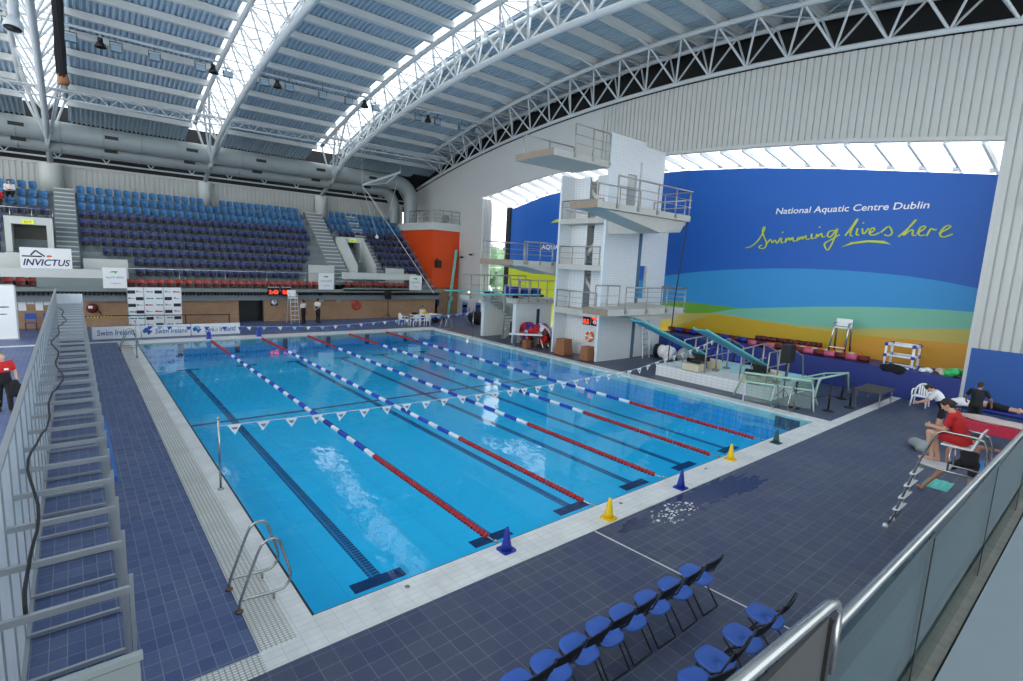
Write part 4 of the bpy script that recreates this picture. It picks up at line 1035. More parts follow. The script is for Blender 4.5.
tpart('rear_block', 'white_tile', lambda m: (m.box(21.72, 24.2, TY0 + .12, TY0 + .3, 0, 3.3), m.box(22.45, 24.2, TY0 + .12, TY0 + .3, 3.3, 5.1), m.box(21.72, 24.2, TY0 + .12, TY0 + .3, 5.1, 7.5), m.box(21.36, 23.1, TY0, TY0 + .16, 7.5, 11.3), m.box(24.05, 24.2, TY0 + .3, TY1, 0, 2.9), m.box(24.05, 24.2, TY0 + .3, TY1, 5.4, 7.5), m.box(22.95, 23.1, TY0 + .16, TY1, 7.5, 11.3)))
tpart('inner_wall', 'white_tile_y', lambda m: (m.box(19.5, 19.6, TY0 + .16, TY1 - .12, 0, 2.4), m.box(19.5, 19.6, TY0 + .16, 12.75, 2.62, 9.7), m.box(19.5, 19.6, 13.25, TY1 - .12, 2.62, 9.7)))
for za, zb_ in ((2.30, 2.62), (4.72, 5.0), (7.15, 7.42)): tpart('landing_slab', 'concrete', lambda m: m.box(TX - .05, 21.3, TY0 + .14, TY1 - .12, za, zb_))
def flight(m, z0, z1, ya, yb):
    for i in range(9):
        z = z0 + (z1 - z0) * i / 9; y = ya + (yb - ya) * i / 9
        m.box(19.7, 20.7, min(y, y + (yb - ya) / 9), max(y, y + (yb - ya) / 9), z, z + .12)
    m.bar((19.7, ya, z0 - .05), (19.7, yb, z1), .08, .2); m.bar((20.7, ya, z0 - .05), (20.7, yb, z1), .08, .2)
for a, b_, f in ((2.6, 4.9, 0), (5.0, 7.3, 1), (7.4, 9.7, 0)):
    tpart('stair_flight', 'concrete', lambda m: flight(m, a, b_, 13.9 if f else 11.8, 11.8 if f else 13.9))
def platform(x0, x1, y0, y1, zt, th, haunch, lb, edge='wood_edge'):
    m_ = MB(); m_.box(x0, x1, y0, y1, zt - th, zt)
    for ex in haunch: m_.prism(ex[0], ex[1], ex[2], ex[3])
    p = m_.build('platform', 'concrete', t, bevel=.015); p['label'] = lb
    m2 = MB(); m2.box(x0 - .02, x0, y0, y1, zt - th, zt + .005); m2.build('front_edge', 'edge_brown', p)
    return p
M['edge_brown'] = mat('weathered_concrete_edge', (150, 134, 118), 0.85, 0, .25, 6); M['slotblue'] = mat('slot_blue_grey', (84, 112, 134), .5)
tpart('slot_panel', 'slotblue', lambda m: m.box(21.36, 21.72, TY0 + .05, TY0 + .1, 0, 7.3))
platform(14.65, 18.6, 11.17, 13.8, 10.12, .30, [], 'highest platform')
platform(13.9, 20.6, 7.7, 9.2, 7.55, .28, [([(14.6, 7.27), (20.4, 7.27), (20.2, 7.0), (18.6, 6.6)], 'y', 7.9, 9.1), ([(18.6, 7.27), (22.3, 7.27), (22.0, 6.9), (18.7, 6.6)], 'y', 9.1, 11.15)], 'platform below the highest one, on the near side')
tpart('platform_bridge', 'concrete', lambda m: m.box(18.55, 22.4, 9.1, 11.15, 7.27, 7.55))
platform(15.6, 19.0, 14.8, 17.7, 5.08, .30, [([(16.3, 4.78), (19.0, 4.78), (19.0, 4.35)], 'y', 14.85, 17.0)], 'wide platform on the far side of the tower')
platform(16.0, 22.2, 8.5, 10.0, 3.05, .30, [([(17.5, 2.75), (22.0, 2.75), (21.8, 2.5), (19.0, 2.45)], 'y', 8.7, 9.9), ([(18.7, 2.75), (22.1, 2.75), (21.9, 2.5), (18.8, 2.45)], 'y', 9.9, 11.15)], 'lowest platform, on the near side')
tpart('platform_bridge', 'concrete', lambda m: m.box(18.55, 22.2, 9.9, 11.15, 2.75, 3.05))
def rail(pts, h, posts, rails=(.35, .65)):
    r_ = thing('railing', None, None); del_keys(r_); r_.parent = t; r_.location = (0, 0, 0)
    P0 = Vector(t.location)
    return railing_part(r_, pts, h, posts, rails)
def del_keys(o):
    for k in ('label', 'category'):
        if k in o: del o[k]
def railing_part(r_, pts, h, posts, rails):
    P = [Vector(p) for p in pts]; up = Vector((0, 0, h))
    o = MB().tube([p + up for p in P], .035, 8)
    for f in rails: o.tube([p + up * f for p in P], .014, 6)
    L_ = sum((b_ - a).length for a, b_ in zip(P, P[1:]))
    for i in range(posts):
        d = L_ * i / max(1, posts - 1)
        for a, b_ in zip(P, P[1:]):
            l = (b_ - a).length
            if d <= l + 1e-6: break
            d -= l
        p = a + (b_ - a) * (d / l)
        o.tube([p - Vector((0, 0, .22)), p + up], .032, 8); o.cbox(p - Vector((0, 0, .12)), (.14, .14, .16))
    bpy.data.objects.remove(r_)
    return o.build('railing', 'rail_steel', t)
M['rail_steel'] = mat('dull_steel_rail', (172, 170, 164), 0.35, 0.7)
rail([(16.0, 11.2, 10.12), (18.5, 11.2, 10.12)], 1.3, 3); rail([(15.0, 13.7, 10.12), (18.5, 13.7, 10.12)], 1.0, 3, ())
rail([(15.1, 7.7, 7.55), (20.6, 7.7, 7.55), (20.6, 9.2, 7.55)], 1.1, 6); rail([(15.6, 9.2, 7.55), (18.6, 9.2, 7.55)], 1.0, 3, (.5,)); rail([(22.4, 9.2, 7.55), (22.4, 11.1, 7.55)], 1.0, 2)
rail([(16.4, 14.85, 5.08), (18.5, 14.85, 5.08)], 1.0, 2); rail([(15.7, 17.6, 5.08), (18.9, 17.6, 5.08)], 1.0, 3); rail([(16.6, 14.82, 5.08), (18.5, 14.82, 5.08)], 1.0, 3, (.3, .55, .8))
rail([(17.2, 8.5, 3.05), (22.2, 8.5, 3.05), (22.2, 10.0, 3.05)], 1.0, 5, (.3, .55, .8)); rail([(16.8, 10.0, 3.05), (18.6, 10.0, 3.05)], 1.0, 3, (.5,))
for z in (2.62, 5.0, 7.42): rail([(TX + .03, TY0 + .3, z), (TX + .03, TY1 - .2, z)], .95, 4)
tpart('stair_rail', 'rail_steel', lambda m: m.tube([(TX + .2, 11.6, 7.5), (TX + .2, 14.2, 7.9)], .03, 6))
# things on and beside the tower
led_specs = [(13.05, 12.55, '8.5', 'black scoreboard with red digits on the tower, left of two'), (12.45, 11.9, '0', 'black scoreboard with a red and white symbol on the tower, right of two')]
for ya, yb, dg, lb in led_specs:
    s_ = thing('scoreboard', lb, 'scoreboard', (19.45, ya, 1.75), 'tower digit boards')
    MB().box(19.42, 19.5, yb, ya, 1.74, 2.22).build('case', 'black', s_)
    if dg == '0':
        m_ = MB(); m_.lathe([(.13, 0), (.13, .01)], (19.42, (ya + yb) / 2, 1.95), (-1, 0, 0), 14); m_.build('symbol', 'white', s_); m_ = MB(); m_.box(19.405, 19.42, yb + .08, ya - .08, 2.1, 2.18); m_.build('strip', 'led_red', s_); m_ = MB(); m_.lathe([(.06, .012), (.06, .02)], (19.42, (ya + yb) / 2, 1.95), (-1, 0, 0), 12); m_.build('symbol_core', 'led_red', s_)
    else: text(dg, 'digits', 'led_red', (19.415, ya - .05, 1.8), (0, -1, 0), (0, 0, 1), .4, .26, s_, .004, bold=.03)
life_ring('orange life ring on the white tower wall under the scoreboards', (19.44, 12.5, 1.12), (-1, 0, 0), .3, 'orangeplastic', 'white')
for x, y, w, h, lb in ((18.55, 13.55, .75, .85, 'brown wooden box at the foot of the tower, left of two'), (18.5, 11.75, .6, .7, 'brown wooden box at the foot of the tower beside the front pillar')):
    s_ = thing('wooden_box', lb, 'box', (x, y, 0), 'wooden step boxes'); m_ = MB(); a = w / 2
    m_.add([(x - a, y - a, .02), (x + a, y - a, .02), (x + a, y + a, .02), (x - a, y + a, .02)] + [(x - a * .8, y - a * .8, h), (x + a * .8, y - a * .8, h), (x + a * .8, y + a * .8, h), (x - a * .8, y + a * .8, h)], [(0, 1, 2, 3), (7, 6, 5, 4), (0, 1, 5, 4), (1, 2, 6, 5), (2, 3, 7, 6), (3, 0, 4, 7)])
    m_.build('sides', 'wood', s_); MB().box(x - a * .86, x + a * .86, y - a * .86, y + a * .86, h, h + .04).build('lid', 'wood', s_)
s_ = thing('leaning_ladder', 'aluminium ladder leaning on the white wall behind the raised diving boards', 'ladder', (22.4, 11.0, 0))
for dx in (0, .62): MB().bar((21.95 + dx, 10.70, 0), (22.3 + dx, 11.22, 2.1), .05, .05).build('side_rail', 'alu', s_)
for i in range(7): f = (i + .6) / 7.4; MB().tube([(21.95 + .35 * f, 10.70 + .52 * f, 2.1 * f), (22.57 + .35 * f, 10.70 + .52 * f, 2.1 * f)], .018, 6).build('rung', 'alu', s_)
s_ = thing('climbing_rope', 'long dark cord hanging from the upper near platform beside the mural', 'cord', (21.5, 9.0, 7.2)); MB().tube([(20.55, 7.8, 7.3), (20.7, 8.2, 3.6), (20.75, 8.3, .02)], .03, 6).build('cord', 'black', s_)
# ---- springboard tower at the far right
t = sb = thing('springboard_tower', 'grey tiled springboard tower of two thin walls with a spiral stair', 'springboard tower', (18.6, 18, 0))
for ya, nm in ((21.35, 'far_wall'), (18.1, 'near_wall')):
    m_ = MB(); m_.box(18.55, 18.9, ya - .3, ya, 0, 2.45); m_.build('wall_end', 'palebluetile', t)
    m_ = MB(); m_.box(18.9, 21.6 if nm == 'near_wall' else 22.0, ya - .28, ya - .02, 0, 2.45); m_.build(nm, 'white_tile', t)
tpart('deck_slab', 'concrete', lambda m: (m.box(18.4, 22.6, 17.6, 18.6, 2.45, 2.75), m.box(17.0, 22.6, 20.6, 21.6, 2.45, 2.75), m.box(19.6, 22.6, 18.6, 20.6, 2.45, 2.75)))
tpart('wall_slot', 'navyline', lambda m: m.box(20.3, 20.55, 17.80, 17.82, .7, 2.1)); tpart('doorway', 'black', lambda m: m.box(18.9, 18.95, 18.3, 18.7, .2, 1.2))
m_ = MB()
for i in range(13):
    a = -2.2 + i * .38; z = .12 + i * .19; c = (19.15, 19.7)
    P2 = [(c[0] + .1 * math.cos(a), c[1] + .1 * math.sin(a)), (c[0] + .9 * math.cos(a - .2), c[1] + .9 * math.sin(a - .2)), (c[0] + .9 * math.cos(a + .2), c[1] + .9 * math.sin(a + .2))]
    m_.prism(P2, 'z', z, z + .05)
m_.build('spiral_steps', 'spiral_grey', t) if 'spiral_grey' in M else m_.build('spiral_steps', 'duct', t)
m_ = MB(); q = [(19.15 + .92 * math.cos(-2.2 + i * .19), 19.7 + .92 * math.sin(-2.2 + i * .19), .15 + i * .095) for i in range(26)]
vs = [p for p in q] + [(p[0], p[1], p[2] + .5) for p in q]
m_.add(vs, [(i, i + 1, 27 + i, 26 + i) for i in range(25)]); o_ = m_.build('spiral_cheek', 'duct', t); o_.modifiers.new('s', 'SOLIDIFY').thickness = .03
MB().tube([(19.15, 19.7, 0), (19.15, 19.7, 3.4)], .07, 10).build('spiral_pole', 'duct', t)
rail([(17.1, 21.55, 2.75), (22.5, 21.55, 2.75)], 1.3, 9, (.5,)); rail([(18.6, 17.65, 2.75), (22.5, 17.65, 2.75)], 1.15, 6, (.5,)); rail([(17.1, 20.65, 2.75), (20.3, 20.65, 2.75)], 1.3, 4, (.5,)); rail([(18.6, 18.55, 2.75), (20.3, 18.55, 2.75)], 1.15, 3, (.5,))
def springboard(lb, tip, hinge, w, m='turq'):
    s_ = thing('springboard', lb, 'diving board', hinge, 'diving boards')
    MB().bar(tip, hinge, w, .06).build('board', m, s_, bevel=.01)
    d = Vector(hinge) - Vector(tip)
    m_ = MB(); p = Vector(tip) + d * .985; m_.cbox(p + Vector((0, 0, -.06)), (.2, w + .1, .12)); m_.build('hinge_block', 'black', s_)
    return s_
springboard('turquoise springboard on the far wall of the springboard tower, reaching out over the pool', (15.6, 21.1, 3.02), (20.4, 21.1, 2.98), .5)
springboard('turquoise springboard on the near wall of the springboard tower', (16.0, 18.1, 3.02), (20.8, 18.1, 2.98), .5)
for y, lb in ((21.1, 'black roller block under the far turquoise board'), (18.1, 'black roller block under the near turquoise board')):
    s_ = thing('fulcrum_roller', lb, 'roller', (18.9, y, 2.75), 'board rollers'); MB().lathe([(.09, -.3), (.09, .3)], (18.9, y, 2.86), (0, 1, 0), 12).build('roller', 'black', s_); MB().box(18.75, 19.05, y - .35, y - .3, 2.75, 2.95).build('bracket', 'steel', s_); MB().box(18.75, 19.05, y + .3, y + .35, 2.75, 2.95).build('bracket', 'steel', s_)
s_ = thing('upright_board', 'turquoise board standing upright against the orange corner', 'diving board', (23.55, 33.1, 0))
MB().bar((23.55, 33.1, .02), (24.3, 33.2, 5.85), .07, .34, (0, 1, 0)).build('board', 'turq', s_, bevel=.01); MB().cbox((23.75, 33.06, 1.5), (.42, .16, .4)).build('clamp', 'steel', s_)
for i, x in enumerate((19.9, 20.8, 21.7)):
    s_ = thing('blue_crate', 'dark blue crate on the springboard tower deck, %s from the left' % onum(i), 'crate', (x, 19.8, 2.75), 'blue crates on the tower deck'); MB().box(x - .4, x + .35, 19.4, 20.2, 2.75, 3.25 + .1 * (i == 0)).build('body', 'cone_blue', s_, bevel=.03); MB().box(x - .42, x + .37, 19.38, 20.22, 3.25 + .1 * (i == 0), 3.3 + .1 * (i == 0)).build('rim', 'blue_chair', s_)
s_ = thing('litter_bin', 'tall dark brown bin on the deck behind the springboard tower', 'bin', (23.4, 18.4, 0)); MB().lathe([(.22, 0), (.26, 1.0), (.26, 3.3)], (23.4, 18.4, 0), n=14).build('body', 'edge_brown', s_); MB().lathe([(.28, 0), (.28, .06), (.1, .14)], (23.4, 18.4, 3.3), n=14).build('lid', 'black', s_)
# ---- lane rope reels
def reel(x, y, r, w, cols, lb, rz=0.0):
    s_ = thing('lane_rope_reel', lb, 'rope reel', (x, y, 0), 'reels of rolled lane ropes')
    ax = Vector((math.cos(rz), math.sin(rz), 0)); c = Vector((x, y, r + .18))
    for k in range(8):
        a0 = 2 * PI * k / 8; m_ = MB(); u = ax.orthogonal().normalized(); v = ax.cross(u)
        for j, rf in [(q // 3, (.9, .66, .42)[q % 3]) for q in range(15)]:
            if 0 < j < 4 and rf < .8: continue
            off = ax * (-w / 2 + w * (j + .5) / 5)
            pts = [c + off + (u * math.cos(a0 + i * PI / 4 / 4 + j * .25) + v * math.sin(a0 + i * PI / 4 / 4 + j * .25)) * r * rf for i in range(5)]
            m_.tube(pts, r * .12, 7)
        m_.build('rope_coil', cols[k % len(cols)], s_)
    for sd in (-1, 1): MB().lathe([(r * .28, 0), (r * .28, .03)], c + ax * (sd * (w / 2 - .01)), ax * sd, 20).build('hub', 'alu', s_)
    m_ = MB()
    for sd in (-1, 1):
        e = c + ax * (sd * (w / 2 + .05)); side = ax.cross(Vector((0, 0, 1)))
        m_.tube([e + side * r * .7 - Vector((0, 0, e.z - .05)), e, e - side * r * .7 - Vector((0, 0, e.z - .05))], .03, 6)
    m_.build('frame', 'steel', s_)
    for sd in (-1, 1):
        for k in (-1, 1): MB().lathe([(.05, -.02), (.05, .02)], (x + ax.x * sd * w / 2 + ax.y * k * r * .7, y + ax.y * sd * w / 2 - ax.x * k * r * .7, .05), ax, 10).build('caster', 'black', s_)
reel(19.1, 17.2, .6, .36, ['red', 'cone_blue', 'red', 'hose_red'], 'reel of dark red and blue lane rope, leftmost behind the white bench', 0)
reel(19.65, 16.6, .6, .36, ['lane_blue', 'lane_white', 'lane_blue', 'lane_white'], 'reel of blue and white lane rope, second from the left', 0)
reel(19.1, 15.95, .6, .36, ['red', 'lane_white', 'hose_red', 'red'], 'reel of red and white lane rope, third from the left beside the tower', 0)
reel(19.65, 15.3, .6, .36, ['lane_white', 'red', 'lane_blue', 'red'], 'reel of red, white and blue lane rope, nearest the tower pillar', 0)
s_ = thing('white_bench', 'long white bench board in front of the lane rope reels', 'bench', (18.6, 17.0, 0)); MB().bar((17.3, 16.9, .78), (18.9, 15.7, .78), .5, .06).build('seat', 'white', s_, bevel=.02)
for x, yy in ((17.6, 16.7), (18.6, 15.95)): MB().box(x - .04, x + .04, yy - .15, yy + .15, 0, .75).build('leg', 'steel', s_)
s_ = thing('small_box', 'small brown box on the deck under the white bench', 'box', (18.2, 16.3, 0)); MB().box(18.0, 18.4, 16.1, 16.5, 0, .42).build('body', 'wood', s_); MB().box(17.98, 18.42, 16.08, 16.52, .42, .46).build('lid', 'wood', s_)
# ---- near springboards on their plinth
mb = MB(); mb.m(0).box(18.75, 23.0, 2.2, 7.6, 0, .52); mb.m(1).box(20.2, 23.0, 2.3, 7.5, .52, .53); structure('plinth_boards', mb, ['white_tile_y', 'plinth_cyan'] if 'plinth_cyan' in M else ['white_tile_y', 'palebluetile'])
def raised_board(y, lb):
    s_ = springboard(lb, (14.5, y, 2.92), (19.55, y, 1.22), .5, 'teal')
    for sd in (-.25, .25): MB().bar((14.5, y + sd, 2.96), (19.55, y + sd, 1.26), .03, .04).build('edge_strip', 'turq', s_)
    return s_
for y, w in ((5.8, 'left'), (3.1, 'right')):
    raised_board(y, 'teal diving board tilted up over the pool edge, %s of the near pair' % w)
    b_ = thing('board_stand', 'steel handrails and cream blocks holding the %s tilted diving board' % w, 'board stand', (19.6, y, .52), 'stands of the tilted boards')
    for sd in (-.55, .55):
        m_ = MB(); m_.tube([(18.95, y + sd, .52), (18.95, y + sd, 1.85), (20.9, y + sd, 1.95), (22.3, y + sd, 1.5), (22.6, y + sd, .52)], .035, 8); m_.build('handrail', 'rail_steel', b_)
        m_ = MB(); m_.tube([(18.95, y + sd, 1.25), (21.2, y + sd, 1.3)], .025, 6); m_.build('mid_rail', 'rail_steel', b_)
        for x in (19.9, 20.9): MB().tube([(x, y + sd, .52), (x, y + sd, 1.9)], .035, 8).build('post', 'rail_steel', b_); MB().box(x - .12, x + .12, y + sd - .12, y + sd + .12, .52, .62).build('post_foot', 'edge_brown', b_)
    for x, h in ((18.95, .34), (20.35, .42)): MB().box(x - .3, x + .35, y - .42, y + .42, .52, .52 + h).build('cream_block', 'cream', b_, bevel=.05)
    MB().lathe([(.10, -.32), (.10, .32)], (18.95, y, .98), (0, 1, 0), 12).build('roller', 'black', b_)
    MB().box(19.5, 19.8, y - .3, y + .3, .94, 1.18).build('hinge_mount', 'black', b_) 
    m_ = MB(); m_.bar((19.7, y, .6), (19.55, y, 1.2), .5, .06); m_.build('hinge_strut', 'steel', b_)
# big dark speaker on a stand
stand_speaker(19.35, 2.0, 1.55, 'black speaker on a stand at the right of the tilted diving boards', .45, .72)
# rolls of lane ropes and things on the blue plinth
def roll(lb, pts, r, m, m2=None, nm='rolled_rope'):
    s_ = thing(nm, lb, 'rolled rope', pts[0], 'rolled ropes on the blue plinth')
    P = [Vector(p) for p in pts]; n = 12
    for k in range(n):
        a = P[0].lerp(P[-1], k / n) if len(P) == 2 else None
        a = P[0].lerp(P[1], k / n); b2 = P[0].lerp(P[1], (k + 1) / n)
        MB().tube([a, b2], r * (1 + .06 * (k % 2)), 10).build('float_section', m if k % 2 or not m2 else m2, s_)
roll('long pink and red rolled rope along the front of the blue plinth', [(25.2, 6.4, 1.36), (25.4, .9, 1.36)], .14, 'hose_red', 'pinkfloat')
roll('long purple and red rolled rope against the mural, left half', [(26.3, 12.0, 1.36), (25.9, 5.8, 1.36)], .14, 'cone_blue', 'hose_red')
roll('dark red rolled rope lying behind the black speaker', [(25.75, 6.3, 1.60), (26.2, 3.2, 1.60)], .13, 'hose_red', 'seat_red2')
roll('orange and white rope coiled along the blue plinth under the white chair', [(25.9, 4.6, 1.36), (26.1, 1.4, 1.36)], .15, 'orangeplastic', 'cream')
for i, (y, w) in enumerate(((9.4, .75), (6.9, .75))):
    s_ = thing('cover_roll', 'dark blue rolled cover behind the tilted diving boards, %s of two' % ('left' if i == 0 else 'right'), 'cover', (24.0, y, 0), 'blue rolled covers'); MB().cap((24.0, y + w, .55), (24.0, y - w, .5), .45, .4, 16).build('roll', 'cone_blue', s_); m_ = MB(); m_.tube([(24.0, y + .5, .98), (23.7, y + .5, .9)], .03, 6); [m_.lathe([(.47, -.03), (.47, .03)], (24.0, y + k, .53), (0, 1, 0), 16) for k in (-.6, .6)]; m_.build('strap', 'black', s_)
for i, (x, y, m) in enumerate(((23.0, 9.75, 'white'), (23.2, 10.6, 'black'), (22.95, 8.75, 'duct'))):
    heap('kit_pile', ['white bundle on the deck right of the leaning ladder', 'black bundle behind the white one by the ladder', 'grey bundle between the ladder and the left tilted board'][i], 'bundle', (x, y, 0), (.6, .5, .75), m, 5, 11 + i)
high_chair(26.0, 2.35, 'white framed lifeguard chair standing on the blue plinth below the mural', .8, 1.2, -PI / 2, True).scale = (1.6, 1, 1)
# blue and white tube frame
s_ = thing('tube_frame', 'white plastic tube frame cube with blue joints on the blue plinth', 'tube frame', (25.6, -.25, 1.2))
X_, Y_, Z_ = (25.1, 26.0), (.25, -.75), (1.24, 1.72, 2.2); k = 0
for z in Z_:
    for a, b_ in (((X_[0], Y_[0]), (X_[1], Y_[0])), ((X_[1], Y_[0]), (X_[1], Y_[1])), ((X_[1], Y_[1]), (X_[0], Y_[1])), ((X_[0], Y_[1]), (X_[0], Y_[0]))):
        MB().tube([(a[0], a[1], z), (b_[0], b_[1], z)], .05, 8).build('tube', 'white', s_)
for x in X_:
    for y in Y_:
        MB().tube([(x, y, 1.2), (x, y, 2.2)], .05, 8).build('tube', 'white', s_)
        for z in Z_: MB().ell((x, y, z), (.085, .085, .085), 10, 6).build('joint', 'lane_blue', s_)
heap('black_net_bag', 'black bag hanging over the plinth edge under the tube frame', 'bag', (24.95, -.25, 1.0), (.4, .6, .4), 'blackcloth', 6, 21)
heap('white_bundle', 'small white bundle on the plinth right of the tube frame', 'bundle', (25.2, -1.2, 1.2), (.3, .35, .2), 'white', 4, 22)
heap('striped_towel', 'pile of striped towels on the right end of the blue plinth', 'towel', (25.3, -1.85, 1.2), (.5, .4, .22), 'cream', 5, 23)
heap('green_bag', 'bright green plastic bag on the right end of the blue plinth', 'bag', (25.2, -2.25, 1.2), (.4, .45, .35), 'greenbag', 5, 24)
# ---- water polo goals, posts and low table on the right deck
def goal(x, y, rz, lb):
    s_ = thing('water_polo_goal', lb, 'goal', (0, 0, 0), 'folded water polo goals')
    MB().tube([(-1.5, 0, .02), (-1.2, 0, .95), (1.2, 0, 1.0), (1.5, 0, .02)], .045, 10).build('front_frame', 'tealgreen', s_)
    MB().tube([(-1.2, 0, .95), (-1.15, .9, .75), (1.15, .9, .8), (1.2, 0, 1.0)], .035, 8).build('top_frame', 'tealgreen', s_)
    for sx in (-1.15, 1.15): MB().tube([(sx, .9, .78), (sx * 1.05, 1.2, .02)], .03, 8).build('rear_leg', 'steel_white', s_)
    m_ = MB(); m_.quad((-1.2, .02, .9), (1.2, .02, .95), (1.15, .9, .72), (-1.15, .9, .70)); m_.quad((-1.15, .9, .7), (1.15, .9, .72), (1.1, 1.1, .1), (-1.1, 1.1, .1)); m_.build('net', 'net', s_, fix=False)
    s_.location = (x, y, 0); s_.rotation_euler = (0, 0, rz); return s_
goal(18.95, 2.15, PI * .5 + .5, 'pale green tube goal frame with a net, nearest the pool corner')
goal(21.6, 1.0, -.1, 'pale green tube goal frame behind the other, close to the blue plinth')
t0 = None
for x, y, lb in ((18.45, 1.2, 'black post with a round base beside the near goal frame'), (19.25, .3, 'black post with a round base in front, second from the left'), (20.6, 0.0, 'black post with a round base left of the low table, third from the left'), (22.0, .75, 'black post with a round base behind the low table, rearmost')):
    if t0 is None:
        t0 = s_ = thing('barrier_post', lb, 'barrier post', (0, 0, 0), 'black barrier posts')
        MB().lathe([(.2, 0), (.2, .03), (.06, .07)], (0, 0, 0), n=18).build('base', 'black', s_); MB().tube([(0, 0, .05), (0, 0, .98)], .035, 10).build('pole', 'black', s_); MB().lathe([(.045, 0), (.05, .03), (.03, .07)], (0, 0, .96), n=12).build('cap', 'black', s_)
    else: s_ = copy_tree(t0)
    s_.location = (x, y, 0); s_['label'] = lb
s_ = thing('cordon', 'thin dark cord strung low between the black posts', 'cord', (18.5, 1.2, .5)); MB().tube([(18.45, 1.2, .6), (18.9, .7, .45), (19.25, .3, .6), (19.9, .1, .45), (20.6, 0, .6)], .015, 6).build('cord', 'black', s_)
s_ = thing('low_table', 'low table with a dark slatted top by the white strip on the right deck', 'table', (22.6, -.3, 0))
MB().box(21.6, 23.3, -.75, .25, .56, .62).build('tabletop', 'darkwood', s_); 
for x in (21.7, 23.2):
    for y in (-.65, .15): MB().tube([(x, y, 0), (x, y, .56)], .025, 6).build('leg', 'steel', s_)
m_ = MB(); m_.tube([(21.7, -.65, .25), (23.2, -.65, .25)], .015, 6); m_.tube([(21.7, .15, .25), (23.2, .15, .25)], .015, 6); m_.build('stretcher', 'steel', s_)
o = copy_tree(g0); o.location = (23.75, -1.5, 0); o.rotation_euler = (0, 0, -PI * .5); o['label'] = 'white garden chair by the blue plinth behind the bending person'
# ================================================================ POOL: ROPES, FLAGS, CONES, LADDERS
def lane_rope(x, lb):
    t = thing('lane_rope', lb, 'lane rope', (x, 0, -.02), 'lane ropes across the pool')
    y0, y1 = 0.35, 24.9
    MB().tube([(x, 0.02, 0.0), (x, y0, -.01), (x, y1, -.01), (x, 25, 0)], .012, 6).build('cable', 'steel', t)
    def section(a, b_, m):
        mb_ = MB(); n = max(2, int(round((b_ - a) / .105))); L_ = (b_ - a) / n
        prof = []
        for i in range(n):
            z = a + i * L_
            prof += [(.022, z), (.058, z + L_ * .10), (.064, z + L_ * .35), (.056, z + L_ * .62), (.022, z + L_ * .72)]
        mb_.lathe(prof, (x, 0, -.012), (0, 1, 0), 10)
        mb_.build('float_section', m, t)
    y = y0
    reds = 4.7
    for i in range(4): section(y0 + reds * i / 4, y0 + reds * (i + 1) / 4 - .02, 'lane_red')
    y = y0 + reds; k = 0
    while y < y1 - 4.6:
        L_ = .50 if k % 2 == 0 else .62
        section(y, min(y + L_, y1 - 4.4) - .02, 'lane_white' if k % 2 == 0 else ('cone_blue' if k % 6 == 5 else 'lane_blue')); y += L_; k += 1
    for i in range(4): section(y + (y1 - y) * i / 4, y + (y1 - y) * (i + 1) / 4 - .02, 'lane_red')
    MB().lathe([(.02, -.04), (.03, 0), (.02, .05)], (x, .1, .01), (0, 1, 0), 10).build('hook', 'steel', t)
M['lane_red'] = mat('lane_rope_red', (168, 22, 32), .4)
for i, lb in enumerate(['red, white and blue lane rope nearest the left pool edge', 'second lane rope from the left, ending beside the nearest yellow cone', 'third lane rope, middle of the five', 'fourth lane rope from the left pool edge', 'lane rope nearest the diving tower side']):
    lane_rope(3.252 + 2.549 * i, lb)
for i, lb in ((0, 'dark blue drum at the far end of the leftmost lane rope'), (1, 'dark blue drum at the far end of the second lane rope')):
    t = thing('rope_anchor', lb, 'anchor', (3.252 + 2.549 * i, 25.6, .012), 'blue anchors on the far coping'); x = 3.252 + 2.549 * i
    MB().box(x - .10, x + .10, 25.45, 25.7, .012, .40).build('body', 'lane_blue', t, bevel=.05); MB().box(x - .13, x + .13, 25.42, 25.73, .012, .05).build('base', 'lane_blue', t)
def flags(nm, lb, pts, n, w, h, cols, sag=.0, logo=False):
    t = thing('flag_line', lb, 'flag line', pts[0], 'backstroke flag lines')
    P = [Vector(p) for p in pts]; L_ = [(b_ - a).length for a, b_ in zip(P, P[1:])]; T = sum(L_)
    def at(f):
        d = f * T
        for a, b_, l in zip(P, P[1:], L_):
            if d <= l + 1e-6: return a + (b_ - a) * (d / l) + Vector((0, 0, -sag * 4 * f * (1 - f)))
            d -= l
        return P[-1]
    MB().tube([at(i / 40) for i in range(41)], .010, 5).build('string', 'steel_white', t)
    for i in range(n):
        f = (i + .5) / n; p = at(f); d = (at(min(1, f + .01)) - at(max(0, f - .01))).normalized(); nrm = d.cross(Vector((0, 0, 1))).normalized() * .004
        sw = (rnd.random() - .5) * .12; dn = Vector((d.x * sw, d.y * sw, -h)) + nrm * 12 * (rnd.random() - .5)
        vs = [p - d * w / 2, p + d * w / 2, p + dn]
        m_ = MB(); m_.add([v + nrm for v in vs] + [v - nrm for v in vs], [(0, 1, 2), (5, 4, 3), (0, 3, 4, 1), (1, 4, 5, 2), (2, 5, 3, 0)])
        pn = m_.build('pennant', cols[i % len(cols)], t)
        if logo:
            c = p + dn * .38; m2 = MB()
            for sg in (1, -1): m2.add([c - d * w * .24 + nrm * 1.5 * sg + Vector((0, 0, h * .12)), c + d * w * .24 + nrm * 1.5 * sg + Vector((0, 0, h * .12)), c + d * w * .08 + nrm * 1.5 * sg - Vector((0, 0, h * .2)), c - d * w * .06 + nrm * 1.5 * sg - Vector((0, 0, h * .16))], [(0, 1, 2, 3)])
            m2.build('emblem', 'ink_grey', pn, fix=False)
FL = [(-.16, 4.9, 1.36), (2.6, 4.9, 1.30), (9.0, 4.9, 1.22), (13.5, 4.9, 1.30), (17.8, 4.9, 1.85), (19.0, 4.9, 2.1)]
